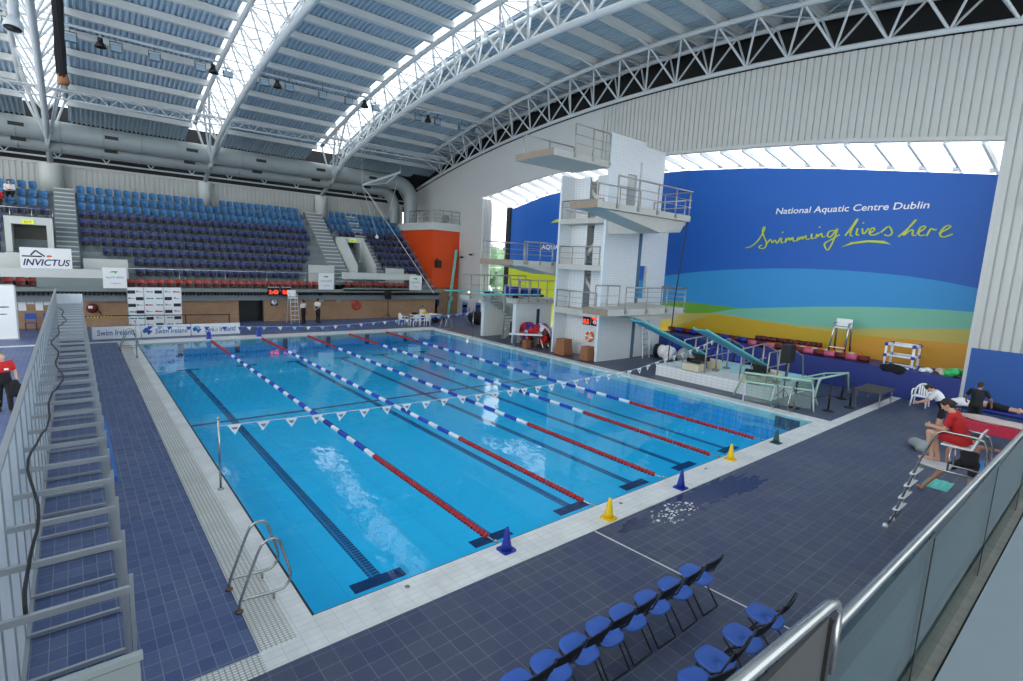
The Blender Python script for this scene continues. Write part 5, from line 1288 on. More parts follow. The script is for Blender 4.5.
flags('near', 'line of white pennants across the pool towards the tilted diving boards', FL, 34, .27, .215, ['pennant_white'], .05, True)
flags('far', 'line of blue and white pennants across the far end of the pool', [(-.3, 21.0, 1.42), (8, 21.0, 1.22), (17.7, 21.0, 1.62)], 50, .23, .18, ['pennant_white', 'lane_blue', 'pennant_blue', 'lane_blue'], .15)
def pole(x, y, h, lb):
    t = thing('flag_pole', lb, 'pole', (x, y, .012), 'flag line poles')
    MB().tube([(x, y, .012), (x, y, h)], .022, 8).build('pole', 'steel', t); MB().lathe([(.06, 0), (.06, .02), (.03, .04)], (x, y, .012), n=14).build('base', 'steel', t); MB().lathe([(.03, 0), (.035, .03), (.01, .06)], (x, y, h), n=10).build('cap', 'steel', t)
pole(-.16, 4.9, 1.5, 'thin steel pole holding the near flag line at the left pool edge')
pole(-.3, 21.0, 1.6, 'thin blue grey pole holding the far flag line at the left pool edge')
pole(17.65, 21.0, 1.75, 'thin pole holding the far flag line at the right pool edge')
# cones
def cone(x, y, m, h, lb):
    t = thing('marker_cone', lb, 'cone', (x, y, .012), 'marker cones on the near coping')
    MB().lathe([(.10, .02), (.075, h * .35), (.05, h * .7), (.028, h), (.02, h + .005)], (x, y, .012), n=18).build('cone_body', m, t)
    m_ = MB(); r = .135; pl = [(x + r * sx * a, y + r * sy * b_) for sx, sy, a, b_ in ((-1, -1, 1, .8), (-1, -1, .8, 1), (1, -1, .8, 1), (1, -1, 1, .8), (1, 1, 1, .8), (1, 1, .8, 1), (-1, 1, .8, 1), (-1, 1, 1, .8))]
    m_.prism(pl, 'z', .012, .035); m_.build('base', m, t)
cone(3.22, -.24, 'cone_blue', .42, 'dark blue marker cone at the end of the leftmost lane rope')
cone(5.62, -.50, 'yellow', .42, 'yellow marker cone nearest the camera on the white coping')
cone(8.15, -.50, 'cone_blue', .42, 'dark blue marker cone between the two yellow cones')
cone(10.95, -.22, 'yellow', .42, 'yellow marker cone farther along the near coping')
cone(13.5, -.30, 'cone_green', .40, 'dark green marker cone near the right pool corner')
# ladders
def ladder(x, y, rz, lb, s=1.0):
    t = thing('pool_ladder', lb, 'ladder', (0, 0, 0), 'steel pool ladders')
    for sy in (-.3, .3):
        P = [(-.42, sy, .02), (-.40, sy, .16), (-.14, sy, .86), (-.05, sy, .93), (.05, sy, .93), (.12, sy, .86), (.26, sy, .35), (.25, sy, .22), (.16, sy, .13), (.05, sy, .12), (-.40, sy, .16)]
        c = []
        for a, b_ in zip(P, P[1:]): c += [tuple(a[i] * .85 + b_[i] * .15 for i in range(3)), tuple(a[i] * .15 + b_[i] * .85 for i in range(3))]
        m_ = MB().tube([tuple(v * s for v in p) for p in [P[0]] + c + [P[-1]]], .021, 8)
        m_.tube([(.03 * s, sy * s, .13), (.03 * s, sy * s, .014)], .018, 8); m_.build('handrail', 'steel', t)
        MB().lathe([(.055, 0), (.05, .015), (.03, .03)], (-.42 * s, sy * s, .0), n=14).build('floor_flange', 'rust' if 'rust' in M else 'steel', t)
    for k in range(3): MB().box(.12 * s, .24 * s, -.3 * s, .3 * s, -.35 - .28 * k, -.32 - .28 * k).build('step', 'steel', t)
    t.location = (x, y, .012); t.rotation_euler = (0, 0, rz); return t
M['rust'] = mat('stained_steel', (120, 92, 74), .5, .6)
ladder(-.34, .95, 0, 'steel pool ladder rails at the near left pool corner')
ladder(-.34, 23.4, 0, 'steel pool ladder rails at the far left pool corner')
ladder(RX + .34, 24.0, PI, 'steel pool ladder rails at the far right pool corner')
ladder(RX + .34, 1.25, PI, 'steel pool ladder rails at the near right corner beside the goal frames')
# chalky splash marks on the deck
m_ = MB()
for i in range(90):
    a = rnd.random() * 6.28; r_ = rnd.random() ** .7; x = 6.95 + r_ * .75 * math.cos(a); y = -1.1 + r_ * .32 * math.sin(a)
    u_ = .02 + .05 * rnd.random(); q_ = rnd.random() * 3; m_.prism([(x + u_ * (.4 + .6 * rnd.random()) * math.cos(q_ + k * 1.05), y + .5 * u_ * (.3 + .7 * rnd.random()) * math.sin(q_ + k * 1.05)) for k in range(6)], 'z', -.02 - .0001 * i, .004 + .00003 * i)
tag(m_.build('chalk_marks', 'coping'), 'scattered white scuff marks on the deck tiles beside the cones', 'marks', kind='stuff')
def wet(cx, cy, a, b_, n, seed):
    rr = random.Random(seed); P = []
    for i in range(n):
        q = 2 * PI * i / n; k = .55 + .45 * rr.random(); P.append((cx + a * k * math.cos(q), min(-.67, cy + b_ * k * math.sin(q))))
    return P
m_ = MB()
for i, c in enumerate(((8.6, -1.0, 1.9, .42, 64, 1), (7.3, -1.0, .9, .45, 40, 2), (9.6, -1.25, 1.2, .3, 40, 3), (5.9, -.95, .6, .2, 30, 4))): m_.prism(wet(*c), 'z', -.01 - .001 * i, .0012 + .0005 * i)
tag(m_.build('wet_patch', 'deck_wet'), 'dark wet patches on the deck tiles beside the cones', 'wet patch', kind='stuff')
m_ = MB(); m_.prism([(5.0, -.66), (5.03, -.66), (5.25, -4.2), (5.22, -4.2)], 'z', 0, .003); structure('trim_20', m_, 'coping')
# ================================================================ FOREGROUND
def folding_chair():
    t = thing('folding_chair', 'x', 'chair', (0, 0, 0), 'blue folding chairs')
    # faces +y; seat front at +y
    m_ = MB(); n = 24; out = []
    for i in range(n):
        a = 2 * PI * i / n; out.append((.205 * math.copysign(abs(math.cos(a)) ** .6, math.cos(a)), .225 * math.copysign(abs(math.sin(a)) ** .7, math.sin(a))))
    rings = [(1, .435, -.012), (1, .452, 0), (.9, .458, 0), (.5, .448, 0), (.05, .445, 0)]
    vs = []; fs = []
    for s_, z, o_ in rings: vs += [(x * s_, y * s_ - .02, z + .02 * (y / .2)) for x, y in out]
    for k in range(len(rings) - 1): fs += [(k * n + i, k * n + (i + 1) % n, (k + 1) * n + (i + 1) % n, (k + 1) * n + i) for i in range(n)]
    fs += [tuple(range(n - 1, -1, -1)), tuple((len(rings) - 1) * n + i for i in range(n))]
    m_.add(vs, fs, True); m_.build('seat', 'blue_chair', t)
    m_ = MB(); P = []
    for j in range(5):
        z = .69 + .036 * j; y = -.215 - .36 * (z - .6)
        for i in range(9):
            x = -.205 + .41 * i / 8; P.append((x, y - .022 * (1 - (x / .205) ** 2), z + (.018 * (1 - (x / .205) ** 2) if j == 4 else 0)))
    Q = [(x, y - .015, z) for x, y, z in P]; o_ = len(P)
    f = [(j * 9 + i, j * 9 + i + 1, j * 9 + i + 10, j * 9 + i + 9) for j in range(4) for i in range(8)]
    m_.m(0).add(P, f, True); m_.m(1).add(Q, [tuple(reversed(q)) for q in f], True)
    m_.add([P[i] for i in range(9)] + [Q[i] for i in range(9)], [(i, i + 1, i + 10, i + 9) for i in range(8)])
    m_.add([P[36 + i] for i in range(9)] + [Q[36 + i] for i in range(9)], [(i, i + 1, i + 10, i + 9) for i in range(8)])
    b_ = m_.build('backrest', ['blue_chair', 'black'], t, fix=False); b_['label'] = 'blue backrest with a black rear face'
    for sx in (-1, 1):
        MB().tube([(.215 * sx, .22, .015), (.215 * sx, .02, .36), (.215 * sx, -.17, .52), (.21 * sx, -.285, .825)], .0115, 8).build('front_leg', 'black', t)
        MB().tube([(.19 * sx, -.30, .015), (.19 * sx, -.10, .26), (.19 * sx, .13, .43)], .0115, 8).build('rear_leg', 'black', t)
    m_ = MB(); m_.tube([(-.215, .22, .02), (.215, .22, .02)], .010, 8); m_.build('front_bar', 'black', t)
    m_ = MB(); m_.tube([(-.19, -.30, .02), (.19, -.30, .02)], .010, 8); m_.build('rear_bar', 'black', t)
    return t
c0 = folding_chair(); first = True
row1 = [(4.59, -2.85), (4.04, -2.85), (3.50, -2.85), (2.98, -2.84), (2.52, -2.84), (2.05, -2.85), (1.58, -2.86), (1.12, -2.88)]
row2 = [(4.50, -3.92, .12), (3.84, -3.94, .0), (3.19, -3.95, .1), (2.72, -4.02, -.15), (2.18, -3.98, .0)]
for i, (x, y) in enumerate(row1):
    o = c0 if first else copy_tree(c0); first = False
    o.location = (x + .05, y - .08, 0); o.rotation_euler = (0, 0, (.0, .03, -.02, .02, -.03, .02, 0, .02)[i])
    o['label'] = 'blue folding chair in the long row on the deck, %s from the right end' % onum(i)
for i, (x, y, a) in enumerate(row2):
    o = copy_tree(c0); o.location = (x + .05, y - .08, 0); o.rotation_euler = (0, 0, a - .05)
    o['label'] = 'blue folding chair in the short row beside the handrail, %s from the right end' % onum(i)
# gallery edge: concrete ledge, glass balustrade, handrails
RY = -6.195
mb = MB(); mb.box(-.46, 14, RY - .06, RY + .22, 1.6, 3.14); mb.box(-.46, 14, -12.0, RY - .06, 1.6, 3.20)
structure('floor_gallery', mb, 'ledge_grey')
t = bal = thing('glass_balustrade', 'glass balustrade with a round steel handrail along the gallery edge', 'balustrade', (0, RY, 3.14))
RZ = 3.986
MB().tube([(-.96, RY, RZ + .01), (-.92, RY, RZ + .01), (4.24, RY, RZ - .12), (14, RY, RZ - .4)], .0135, 16).build('handrail', 'steel', t)
xs_ = [-.88, .32, 1.80, 3.28, 4.76, 6.24, 8.0]
for a, b_ in zip(xs_, xs_[1:]):
    m_ = MB(); m_.box(a + .008, b_ - .008, RY - .008, RY + .008, 3.12, RZ - .06 - (a + .8) * .022); m_.build('glass_pane', 'balglass', t)
MB().box(-.46, 14, RY - .05, RY + .05, 3.12, 3.19).build('floor_channel', 'channel', t)
for x in xs_[1:-1]: MB().box(x - .006, x + .006, RY - .010, RY + .010, 3.12, RZ - .06 - (x + .8) * .022).build('joint_seal', 'black', t)
GY = -6.325
Z0 = 4.352
t = thing('gate_handrail', 'end of a polished steel handrail bending down at a dark panel', 'handrail', (-1.27, GY, 3.14))
MB().tube([(-4.1, GY, Z0 + .20), (-1.306, GY, Z0), (-1.270, GY, Z0 - .008), (-1.252, GY, Z0 - .028), (-1.248, GY, Z0 - .06), (-1.248, GY, Z0 - .15)], .0095, 16).build('rail', 'steel', t)
m_ = MB(); m_.box(-4.1, -1.30, GY - .004, GY + .004, 2.6, Z0 - .02); m_.build('dark_panel', 'panel_dark', t)
m_ = MB(); m_.box(-1.30, -1.285, GY - .010, GY + .010, 2.6, Z0 - .03); m_.build('panel_frame', 'black', t)
# white fence wall with aluminium bracing frames on the left
t = thing('panel_fence', 'long white panelled fence braced by aluminium frames beside the left deck', 'fence wall', (-2.5, 13, 0))
FX, BX, FH = -2.96, -2.0, 2.5
ys_ = [-2.15 + .93 * i for i in range(33)]
for i, (a, b_) in enumerate(zip(ys_, ys_[1:])):
    MB().box(FX - .015, FX + .015, a + .02, b_ - .02, .03, FH - .02).build('white_panel', 'panel_white', t)
    MB().box(FX - .03, FX + .03, a - .016, a + .016, 0, FH).build('panel_post', 'alu', t)
for i, y in enumerate(ys_[1:32]):
    f = t_ = None
    MB().box(BX - .016, BX + .016, y - .016, y + .016, 0, 2.0).build('frame_post', 'alu', t)
    MB().box(FX + .03, BX + .015, y - .022, y + .022, 1.835, 1.895).build('upper_bar', 'alu', t)
    MB().box(FX + .03, BX + .015, y - .022, y + .022, .02, .07).build('floor_bar', 'alu', t)
m_ = MB(); m_.box(FX - .035, FX + .035, ys_[0], ys_[-1], FH, FH + .04); m_.build('top_rail', 'alu', t)
m_ = MB(); m_.box(FX - .03, FX + .06, ys_[0], ys_[-1], 0, .04); m_.build('floor_rail', 'alu', t)
m_ = MB(); m_.box(FX, BX + .05, ys_[-1] - .03, ys_[-1] + .01, .03, 2.3); m_.build('end_panel', 'panel_white', t)
m_ = MB(); m_.box(FX + .03, BX + .0, -2.20, -2.14, 1.82, 1.87); m_.box(FX + .3, BX - .02, -2.18, -2.16, 0.6, 1.80); m_.build('near_panel', 'duct', t)
m_ = MB(); m_.box(BX + .02, BX + .06, 1.7, 4.5, 1.78, 1.86); m_.build('blue_strip', 'ink_blue', t)
t = thing('power_cable', 'thick black cable draped over the aluminium frames of the white fence', 'cable', (-2.7, 4, 1.95))
P = []
for i in range(60):
    y = -1.2 + 26 * (i / 59) ** 1.3
    P.append((-2.70 - .10 * math.sin(y * .55) + .06 * math.sin(y * 1.7), y, 1.935 - .05 * abs(math.sin(y * PI / .98))))
MB().tube(P, .016, 8).build('cable', 'black', t)
# ================================================================ PEOPLE
V = Vector
def ringbody(mb, pts, rt):
    """elliptical rings: (centre, half width, half depth, axis); rt = body's right"""
    n = 18; vs = []; fs = []
    for i, (c, a, b_) in enumerate(pts):
        c = V(c); ax = (V(pts[min(i + 1, len(pts) - 1)][0]) - V(pts[max(i - 1, 0)][0])).normalized()
        r_ = (rt - ax * rt.dot(ax)).normalized(); f = ax.cross(r_)
        for j in range(n):
            q = 2 * PI * j / n; vs.append(c + r_ * (a * math.cos(q)) + f * (b_ * math.sin(q)))
    k = len(pts)
    for i in range(k - 1):
        for j in range(n): fs.append((i * n + j, i * n + (j + 1) % n, (i + 1) * n + (j + 1) % n, (i + 1) * n + j))
    fs += [tuple(range(n - 1, -1, -1)), tuple((k - 1) * n + j for j in range(n))]
    mb.add(vs, fs, True)
def hand(mb, w, d, up, curl=.5, s=1.0, side=1):
    """palm and five fingers from wrist w along d; up = back of the hand; thumb on side"""
    d = V(d).normalized(); up = V(up); up = (up - d * up.dot(d)).normalized(); sd = d.cross(up) * side
    mb.cap(w, w + d * .045 * s, .026 * s, .034 * s, 10); mb.cap(w + d * .03 * s + sd * .018 * s, w + d * .075 * s + sd * .022 * s, .022 * s, .017 * s, 8); mb.cap(w + d * .03 * s - sd * .018 * s, w + d * .075 * s - sd * .022 * s, .022 * s, .017 * s, 8)
    for i, (o, l) in enumerate(((-.030, .055), (-.011, .068), (.010, .074), (.030, .066))):
        b0 = w + d * .085 * s + sd * o * s; a = curl * (.6 + .15 * i)
        d1 = (d * math.cos(a) - up * math.sin(a)); d2 = (d * math.cos(a * 2.1) - up * math.sin(a * 2.1))
        b1 = b0 + d1 * l * .55 * s; b2 = b1 + d2 * l * .5 * s
        mb.cap(b0, b1, .0105 * s, .0095 * s, 8); mb.cap(b1, b2, .0095 * s, .008 * s, 8)
    t0 = w + d * .025 * s + sd * .03 * s; t1 = t0 + (d * .6 + sd * .7 - up * .3).normalized() * .04 * s; t2 = t1 + (d * .9 + sd * .2 - up * .3).normalized() * .032 * s
    mb.cap(t0, t1, .015 * s, .012 * s, 8); mb.cap(t1, t2, .011 * s, .009 * s, 8)
def person(label, J, top=None, bottom=None, sleeves='short', shoes=None, skin='skin', hair='hair', hairlen=0, group=None, vox=.012, rt=None, look=None, curl=.5, extra=None, base=None, neckline=True):
    """J holds joints in metres: pel, che, nek, hed; sh/el/wr/hip/kn/an/toe as (left,right) pairs"""
    t = thing('person', label, 'person', base or (J['an'][0][0], J['an'][0][1], min(J['an'][0][2], J['an'][1][2]) - .08), group)
    g = {k: (V(v) if not isinstance(v[0], (tuple, list, Vector)) else [V(a) for a in v]) for k, v in J.items()}
    rt = (g['sh'][1] - g['sh'][0]).normalized() if rt is None else V(rt).normalized()
    pel, che, nek, hed = g['pel'], g['che'], g['nek'], g['hed']
    up = (nek - pel).normalized()
    def torso(m_, e=0.0, lo=-.12, hi=True):
        ax0 = (che - pel).normalized(); ax1 = (nek - che).normalized()
        P = [(pel + ax0 * lo, .135 + e, .10 + e), (pel + ax0 * -.02, .165 + e, .118 + e), (pel.lerp(che, .4), .145 + e, .108 + e), (pel.lerp(che, .75), .16 + e, .115 + e), (che, .178 + e, .122 + e), (che.lerp(nek, .45), .178 + e, .112 + e), (che.lerp(nek, .8), .13 + e, .085 + e), (che.lerp(nek, .98), .07 + e, .062 + e)]
        ringbody(m_, P if hi else P[:4], rt)
    mb = MB(); torso(mb)
    mb.cap(nek - up * .03, hed - (hed - nek) * .35, .058, .054)
    fw = V(look).normalized() if look else rt.cross(up) * -1
    hu = (hed - nek).normalized(); fw = (fw - hu * fw.dot(hu)).normalized(); hr = fw.cross(hu)
    R3 = Matrix((hr, fw, hu)).transposed()
    mb.ell(hed + hu * .02, (.076, .095, .105), 16, 12, R3); mb.ell(hed - hu * .055 + fw * .022, (.056, .068, .062), 14, 10, R3)
    mb.cap(hed + fw * .088 + hu * .012, hed + fw * .108 - hu * .022, .010, .015, 8)
    mb.cap(hed + fw * .086 - hu * .058 - hr * .018, hed + fw * .086 - hu * .058 + hr * .018, .010, .010, 8)
    mb.cap(hed + fw * .080 + hu * .035 - hr * .035, hed + fw * .080 + hu * .035 + hr * .035, .013, .013, 8)
    for s_ in (-1, 1): mb.ell(hed + hr * (.078 * s_) - hu * .008 - fw * .008, (.014, .022, .032), 8, 6, R3)
    for i, s_ in enumerate((-1, 1)):
        sh, el, wr, hp, kn, an, toe = (g[k][i] for k in ('sh', 'el', 'wr', 'hip', 'kn', 'an', 'toe'))
        mb.cap(che.lerp(nek, .55) + rt * s_ * .10, sh, .07, .060); mb.cap(sh, el, .054, .041); mb.cap(el, wr, .042, .027)
        mb.cap(hp, kn, .088, .056); mb.cap(kn, an, .056, .038); mb.ell(kn.lerp(an, .28), (.055, .06, .10), 10, 8)
        mb.cap(an - (0, 0, .035) if False else an + V((0, 0, -.03)), toe, .040, .030)
        dl = (wr - el).normalized(); hand(mb, wr + dl * .01, dl, g['pup'][i] if 'pup' in g else rt * s_, curl, 1.0, 1 if 'pup' not in g else (s_))
    body = mb.build('body', skin, t, remesh=vox)
    for s_ in (-1, 1):
        e = MB(); c = hed + fw * .083 + hu * .014 + hr * .031 * s_; e.ell(c, (.013, .010, .010), 10, 8, R3); e.build('eye', 'white', t)
        e = MB(); e.ell(c + fw * .0075, (.005, .004, .005), 8, 6, R3); e.build('pupil', 'black', t)
    if hair:
        m_ = MB(); m_.ell(hed + hu * .040 - fw * .014, (.086, .098, .098), 16, 12, R3); m_.ell(hed - fw * .045 + hu * .0, (.078, .060, .085), 14, 10, R3)
        if hairlen: m_.cap(hed - fw * .09 + hu * .02, hed - fw * .13 - hu * .10 * hairlen, .045, .022, 10)
        m_.build('hair', hair, t, remesh=vox)
    if top:
        m_ = MB(); torso(m_, .018, -.10)
        for i, s_ in enumerate((-1, 1)):
            m_.cap(che.lerp(nek, .55) + rt * s_ * .10, g['sh'][i], .085, .075)
            e = g['el'][i]; m_.cap(g['sh'][i], g['sh'][i].lerp(e, .62 if sleeves == 'short' else 1), .070, .062 if sleeves == 'short' else .052)
            if sleeves == 'long': m_.cap(e, e.lerp(g['wr'][i], .94), .053, .040)
        m_.build('shirt', top, t, remesh=vox)
        m_ = MB(); m_.tube([nek + rt * (.066 * math.cos(q)) + rt.cross(up) * (.060 * math.sin(q)) - up * .012 for q in [2 * PI * i / 16 for i in range(16)]], .012, 6, closed=True); m_.build('collar', top, t)
    if bottom:
        m_ = MB(); torso(m_, .020, -.12, False)
        for i in (0, 1):
            f = .55 if bottom[1] == 'shorts' else 1
            m_.cap(g['hip'][i], g['hip'][i].lerp(g['kn'][i], f), .106, .088 if f < 1 else .074)
            if f == 1: m_.cap(g['kn'][i], g['kn'][i].lerp(g['an'][i], .93), .074, .060)
        m_.build(bottom[1] if bottom[1] == 'shorts' else 'trousers', bottom[0], t, remesh=vox)
    if shoes:
        for i in (0, 1):
            m_ = MB(); a = g['an'][i] + V((0, 0, -.035)); d = (g['toe'][i] - a); m_.cap(a - d.normalized() * .03, g['toe'][i] + d.normalized() * .015, .050, .042); m_.build('shoe', shoes, t, remesh=vox)
    return t
def T(J, loc, rz=0.0, s=1.0):
    c, s_ = math.cos(rz), math.sin(rz)
    def f(p): return (loc[0] + s * (c * p[0] - s_ * p[1]), loc[1] + s * (s_ * p[0] + c * p[1]), loc[2] + s * p[2])
    return {k: ([f(a) for a in v] if isinstance(v[0], (tuple, list)) else f(v)) for k, v in J.items()}
# standing figure facing +y (its right hand on +x)
STAND = dict(pel=(0, 0, .96), che=(0, .01, 1.28), nek=(0, -.005, 1.47), hed=(0, .02, 1.61), sh=[(-.185, 0, 1.42), (.185, 0, 1.42)], el=[(-.24, -.03, 1.14), (.24, -.03, 1.14)], wr=[(-.24, .06, .90), (.24, .06, .90)], hip=[(-.09, 0, .91), (.09, 0, .91)], kn=[(-.10, .02, .49), (.10, .02, .49)], an=[(-.10, -.02, .085), (.10, -.02, .085)], toe=[(-.12, .15, .04), (.12, .15, .04)])
def pose(**k): d = dict(STAND); d.update(k); return d
def yaw_to(dx, dy): return math.atan2(dy, dx) - PI / 2
# two officials at the far end
person('person in white shirt and black trousers beside the tall white chair', T(pose(el=[(-.25, .06, 1.16), (.25, .06, 1.16)], wr=[(-.10, .22, 1.08), (.10, .22, 1.10)]), (9.85, 30.2, 0), yaw_to(-.5, .8), .98), 'shirt_white', ('trouser_black', 't'), 'short', 'black', vox=.016, group=None)
person('person in white shirt and black trousers, hands clasped behind the back', T(pose(el=[(-.26, -.10, 1.16), (.26, -.10, 1.16)], wr=[(-.07, -.20, .98), (.07, -.20, 1.00)]), (11.05, 30.8, 0), yaw_to(.9, .5), 1.0), 'shirt_white', ('trouser_black', 't'), 'short', 'black', vox=.016)
# walking man at the left
pm = person('person in red polo shirt walking at the left edge with a jacket', T(pose(kn=[(-.10, .14, .50), (.10, -.02, .49)], an=[(-.10, .16, .09), (.10, -.26, .14)], toe=[(-.12, .33, .05), (.11, -.10, .05)], el=[(-.26, .02, 1.14), (.26, -.08, 1.15)], wr=[(-.27, .16, .92), (.25, -.02, .90)]), (-3.93, 13.55, 0), yaw_to(.15, -1), 1.0), 'shirt_red', ('trouser_black', 't'), 'short', 'black', hair='hairgrey', vox=.014)
m_ = MB(); m_.cbox((-3.83, 13.38, 1.27), (.09, .02, .05)); m_.build('badge', 'white', pm)
jk = heap('held_jacket', 'black jacket hanging from the hand of the person in red', 'jacket', (-3.67, 13.36, .46), (.15, .14, .50), 'blackcloth', 8, 31)
# spectators
def seated(loc, rz, s=1.0, **k):
    J = dict(pel=(0, 0, .52), che=(0, .04, .84), nek=(0, .06, 1.03), hed=(0, .10, 1.17), sh=[(-.185, .05, .98), (.185, .05, .98)], el=[(-.24, .12, .72), (.24, .12, .72)], wr=[(-.12, .34, .66), (.12, .34, .66)], hip=[(-.09, .02, .50), (.09, .02, .50)], kn=[(-.12, .44, .50), (.12, .44, .50)], an=[(-.12, .42, .085), (.12, .42, .085)], toe=[(-.13, .58, .04), (.13, .58, .04)])
    J.update(k); return T(J, loc, rz, s)
person('person in a white top sitting in the light blue seats above the left portal', seated((-4.96, rowY(8) - .22, rowZ(8)), PI), 'shirt_white', ('trouser_black', 't'), 'long', 'black', vox=.018)
person('person in a red top sitting at the left edge, one row below the white top', seated((-5.48, rowY(7) - .22, rowZ(7)), PI), 'shirt_red', ('trouser_black', 't'), 'long', 'black', vox=.018)
person('person in white sitting behind the far table by the pool corner', seated((18.35, 28.75, 0), PI), 'shirt_white', ('trouser_black', 't'), 'long', 'black', vox=.016)
o = copy_tree(g0); o.location = (18.35, 28.8, 0); o.rotation_euler = (0, 0, PI); o['label'] = 'white garden chair behind the far table under the seated person'
# lifeguard chair at the right with its lifeguard
t = thing('lifeguard_chair', 'big tubular steel lifeguard chair with white steps on the right deck', 'lifeguard chair', (10.33, -4.6, 0))
for x in (10.1, 10.58):
    MB().tube([(x, -3.95, .02), (x, -4.03, .18), (x, -4.30, 1.45), (x, -4.47, 2.05), (x, -4.52, 2.14), (x, -4.60, 2.19), (x, -5.05, 2.19), (x, -5.18, 2.15), (x, -5.24, 2.0), (x, -5.34, .02)], .022, 10).build('side_rail', 'steel', t)
    MB().tube([(x, -4.28, 1.45), (x, -5.26, 1.45)], .022, 8).build('platform_rail', 'steel', t)
    MB().tube([(x, -4.74, 1.45), (x, -4.74, 1.92)], .018, 8).build('seat_post', 'steel', t)
    MB().lathe([(.05, 0), (.045, .05), (.03, .07)], (x, -3.95, 0), n=12).build('foot_cap', 'white', t)
    MB().lathe([(.05, 0), (.045, .05), (.03, .07)], (x, -5.34, 0), n=12).build('foot_cap', 'white', t)
for i in range(4):
    z = .42 + .27 * i; y = -4.03 - .27 * (z - .18) / 1.27
    m_ = MB(); m_.prism([(y + .05, z + .02), (y + .05, z - .02), (y - .06, z + .01)], 'x', 10.06, 10.62); m_.build('step', 'white', t)
MB().box(10.1, 10.58, -4.75, -4.28, 1.45, 1.475).build('foot_platform', 'white', t)
MB().box(10.12, 10.56, -5.02, -4.58, 1.92, 1.95).build('seat', 'white', t, bevel=.01)
m_ = MB(); m_.prism([(-5.0, 1.93), (-5.04, 1.93), (-5.15, 2.3), (-5.12, 2.3)], 'x', 10.12, 10.56); m_.build('backrest', 'white', t)
for z in (.5, 1.1): MB().tube([(10.1, -5.29, z), (10.58, -5.29, z)], .016, 6).build('cross_bar', 'steel', t)
LG = dict(pel=(0, 0, 0), che=(0, .12, .28), nek=(0, .20, .46), hed=(0, .29, .575), sh=[(-.18, .17, .41), (.18, .17, .41)], el=[(-.22, .24, .15), (.22, .24, .15)], wr=[(-.10, .46, .14), (.10, .43, .12)], hip=[(-.09, .03, -.02), (.09, .03, -.02)], kn=[(-.13, .47, .02), (.12, .45, -.02)], an=[(-.12, .38, -.44), (.12, .32, -.50)], toe=[(-.13, .55, -.50), (.13, .49, -.55)])
person('person in a red shirt and red shorts sitting in the big lifeguard chair, looking down', T(LG, (10.34, -4.84, 2.07), 0, 1.0), 'shirt_red', ('shorts_red', 'shorts'), 'short', None, hairlen=.3, vox=.009, look=(0, 1, -.45), base=(10.34, -4.84, 1.95))
# bending person in the white T-shirt
BD = pose(pel=(0, -.05, .93), che=(0, .10, 1.21), nek=(0, .22, 1.37), hed=(0, .34, 1.42), sh=[(-.185, .18, 1.32), (.185, .18, 1.32)], el=[(-.20, .32, 1.07), (.20, .32, 1.07)], wr=[(-.10, .54, .98), (.12, .52, .96)], hip=[(-.09, -.05, .89), (.09, -.05, .89)], kn=[(-.11, .03, .48), (.11, -.02, .48)], an=[(-.11, -.02, .085), (.12, -.10, .085)], toe=[(-.13, .15, .04), (.14, .07, .04)])
person('person in a white T-shirt and black shorts bending forward by the white garden chair', T(BD, (18.75, -3.05, 0), .15, 1.12), 'shirt_white', ('trouser_black', 'shorts'), 'short', 'black', vox=.012, look=(0, 1, -.9))
# person in black working at the rear couch
BK = pose(che=(0, .06, 1.26), nek=(0, .10, 1.45), hed=(0, .16, 1.58), el=[(-.33, .14, 1.16), (.33, .14, 1.16)], wr=[(-.34, .34, .98), (.34, .30, .94)], sh=[(-.19, .07, 1.40), (.19, .07, 1.40)])
person('person in a black T-shirt seen from behind, leaning over the rear treatment couch', T(BK, (21.0, -3.55, 0), yaw_to(1, -.05), 1.0), 'black_shirt', ('trouser_black', 't'), 'short', 'black', vox=.012, skin='skin_dark')
# couches
def couch(x0, x1, y0, y1, h, m, lb):
    t = thing('treatment_couch', lb, 'couch', ((x0 + x1) / 2, (y0 + y1) / 2, 0), 'padded couches')
    MB().box(x0, x1, y0, y1, h - .08, h).build('pad', m, t, bevel=.03); MB().box(x0 + .05, x1 - .05, y0 + .05, y1 - .05, h - .12, h - .08).build('frame', 'black', t)
    for x in (x0 + .08, x1 - .08):
        for y in (y0 + .12, y1 - .12): MB().tube([(x, y, 0), (x, y, h - .12)], .022, 6).build('leg', 'darkwood', t)
    return t
couch(21.7, 22.4, -5.0, -2.9, .70, 'cone_blue', 'dark blue treatment couch at the back with a person lying on it')
couch(18.95, 19.7, -5.05, -3.55, .72, 'bluetowel', 'treatment couch in front, draped with a crimson cover')
m_ = MB(); m_.box(18.90, 19.75, -5.08, -3.52, .725, .76); m_.box(18.90, 18.93, -5.08, -3.52, .44, .74); m_.box(18.90, 19.75, -3.55, -3.52, .52, .74); m_.box(18.90, 19.75, -5.08, -5.05, .40, .74)
tag(m_.build('crimson_cover', 'redpad', bevel=.012), 'crimson cover draped over the front treatment couch', 'cover')
LY = dict(pel=(0, 0, .12), che=(0, .32, .13), nek=(0, .50, .13), hed=(0, .64, .13), sh=[(-.18, .45, .12), (.18, .45, .12)], el=[(-.34, .62, .08), (.30, .25, .07)], wr=[(-.40, .86, .10), (.30, .0, .07)], hip=[(-.09, -.05, .11), (.09, -.05, .11)], kn=[(-.11, -.46, .10), (.11, -.45, .10)], an=[(-.12, -.86, .10), (.12, -.85, .10)], toe=[(-.12, -1.0, .05), (.12, -1.0, .05)])
person('person lying face down on the rear treatment couch', T(LY, (22.05, -3.95, .70), 0, 1.0), None, ('trouser_black', 'shorts'), None, None, vox=.014, look=(0, .2, -1), base=(22.05, -3.95, .7))
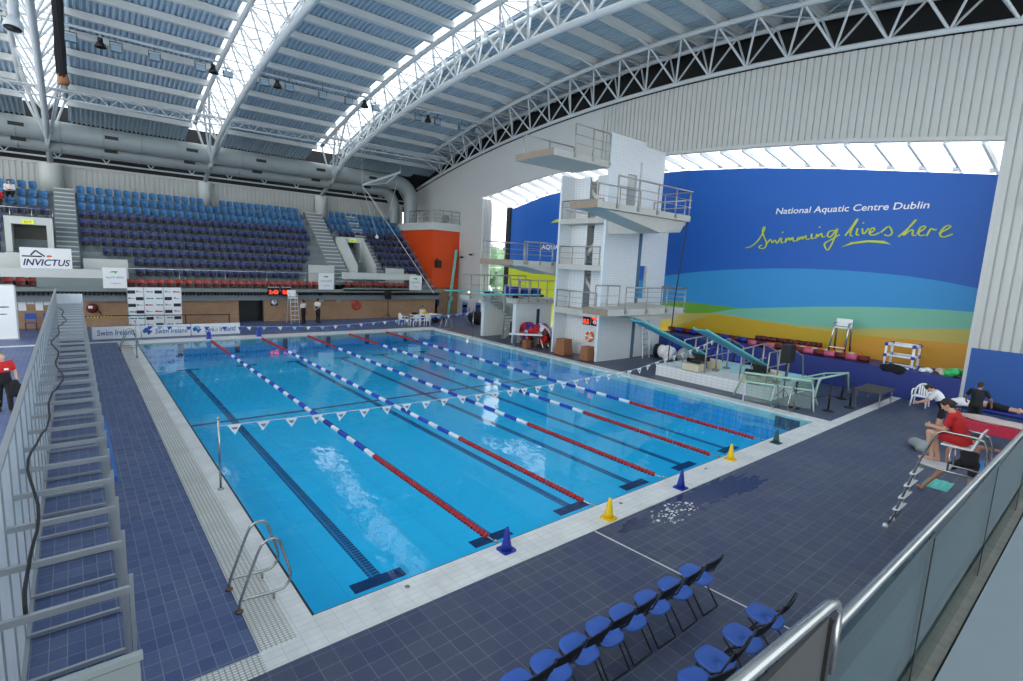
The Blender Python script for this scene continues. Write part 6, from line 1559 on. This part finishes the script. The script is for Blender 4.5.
heap('white_towel', 'crumpled white towel on the head end of the rear treatment couch', 'towel', (21.85, -3.1, .70), (.5, .5, .22), 'white', 6, 41)
heap('pale_towel', 'long pale folded towel on the crimson cover', 'towel', (19.3, -4.3, .755), (.5, 1.3, .14), 'palecloth', 7, 42)
# stretching person without a shirt
ST = dict(pel=(0, 0, .86), che=(.16, .04, 1.10), nek=(.31, .05, 1.22), hed=(.43, .03, 1.28), sh=[(.26, .24, 1.20), (.26, -.13, 1.18)], el=[(.20, .42, .98), (.34, -.42, 1.17)], wr=[(.12, .40, .74), (.42, -.66, 1.16)], hip=[(0, .09, .83), (0, -.09, .83)], kn=[(-.08, .40, .58), (-.16, -.10, .45)], an=[(-.20, .68, .10), (-.12, -.13, .085)], toe=[(-.05, .80, .05), (.06, -.16, .04)])
person('person without a shirt in black shorts stretching an arm out behind the lifeguard chair', T(ST, (13.3, -4.62, 0), 0, 1.05), None, ('trouser_black', 'shorts'), 'long', None, skin='skin_dark', hairlen=.2, vox=.012, rt=(.3, -1, 0), look=(.8, -.5, -.3))
for nm, lb, c, x, y, a, b_, h, m in (('teal_towel', 'teal and white towel spread on the deck under the lifeguard chair', 'towel', 13.9, -4.05, .8, .5, .03, 'turq'), ('blue_mat', 'sky blue mat on the deck beside the front treatment couch', 'mat', 16.6, -4.6, 1.2, .6, .03, 'bluetowel')):
    m_ = MB(); n = 8
    for i in range(n):
        for j in range(n):
            z = .004 + h * abs(math.sin(i * 1.7 + j * .9)); m_.box(x - a / 2 + a * i / n, x - a / 2 + a * (i + 1) / n, y - b_ / 2 + b_ * j / n, y - b_ / 2 + b_ * (j + 1) / n, 0.001, z)
    tag(m_.build(nm, m, bevel=.004), lb, c)
heap('sports_bag', 'black sports bag on the deck beside the blue mat', 'bag', (17.0, -5.2, 0), (.45, .6, .34), 'blackcloth', 6, 43)
heap('black_shoes_bag', 'grey and black bag on the deck behind the bending person', 'bag', (16.9, -2.95, 0), (.4, .4, .3), 'duct', 5, 44)
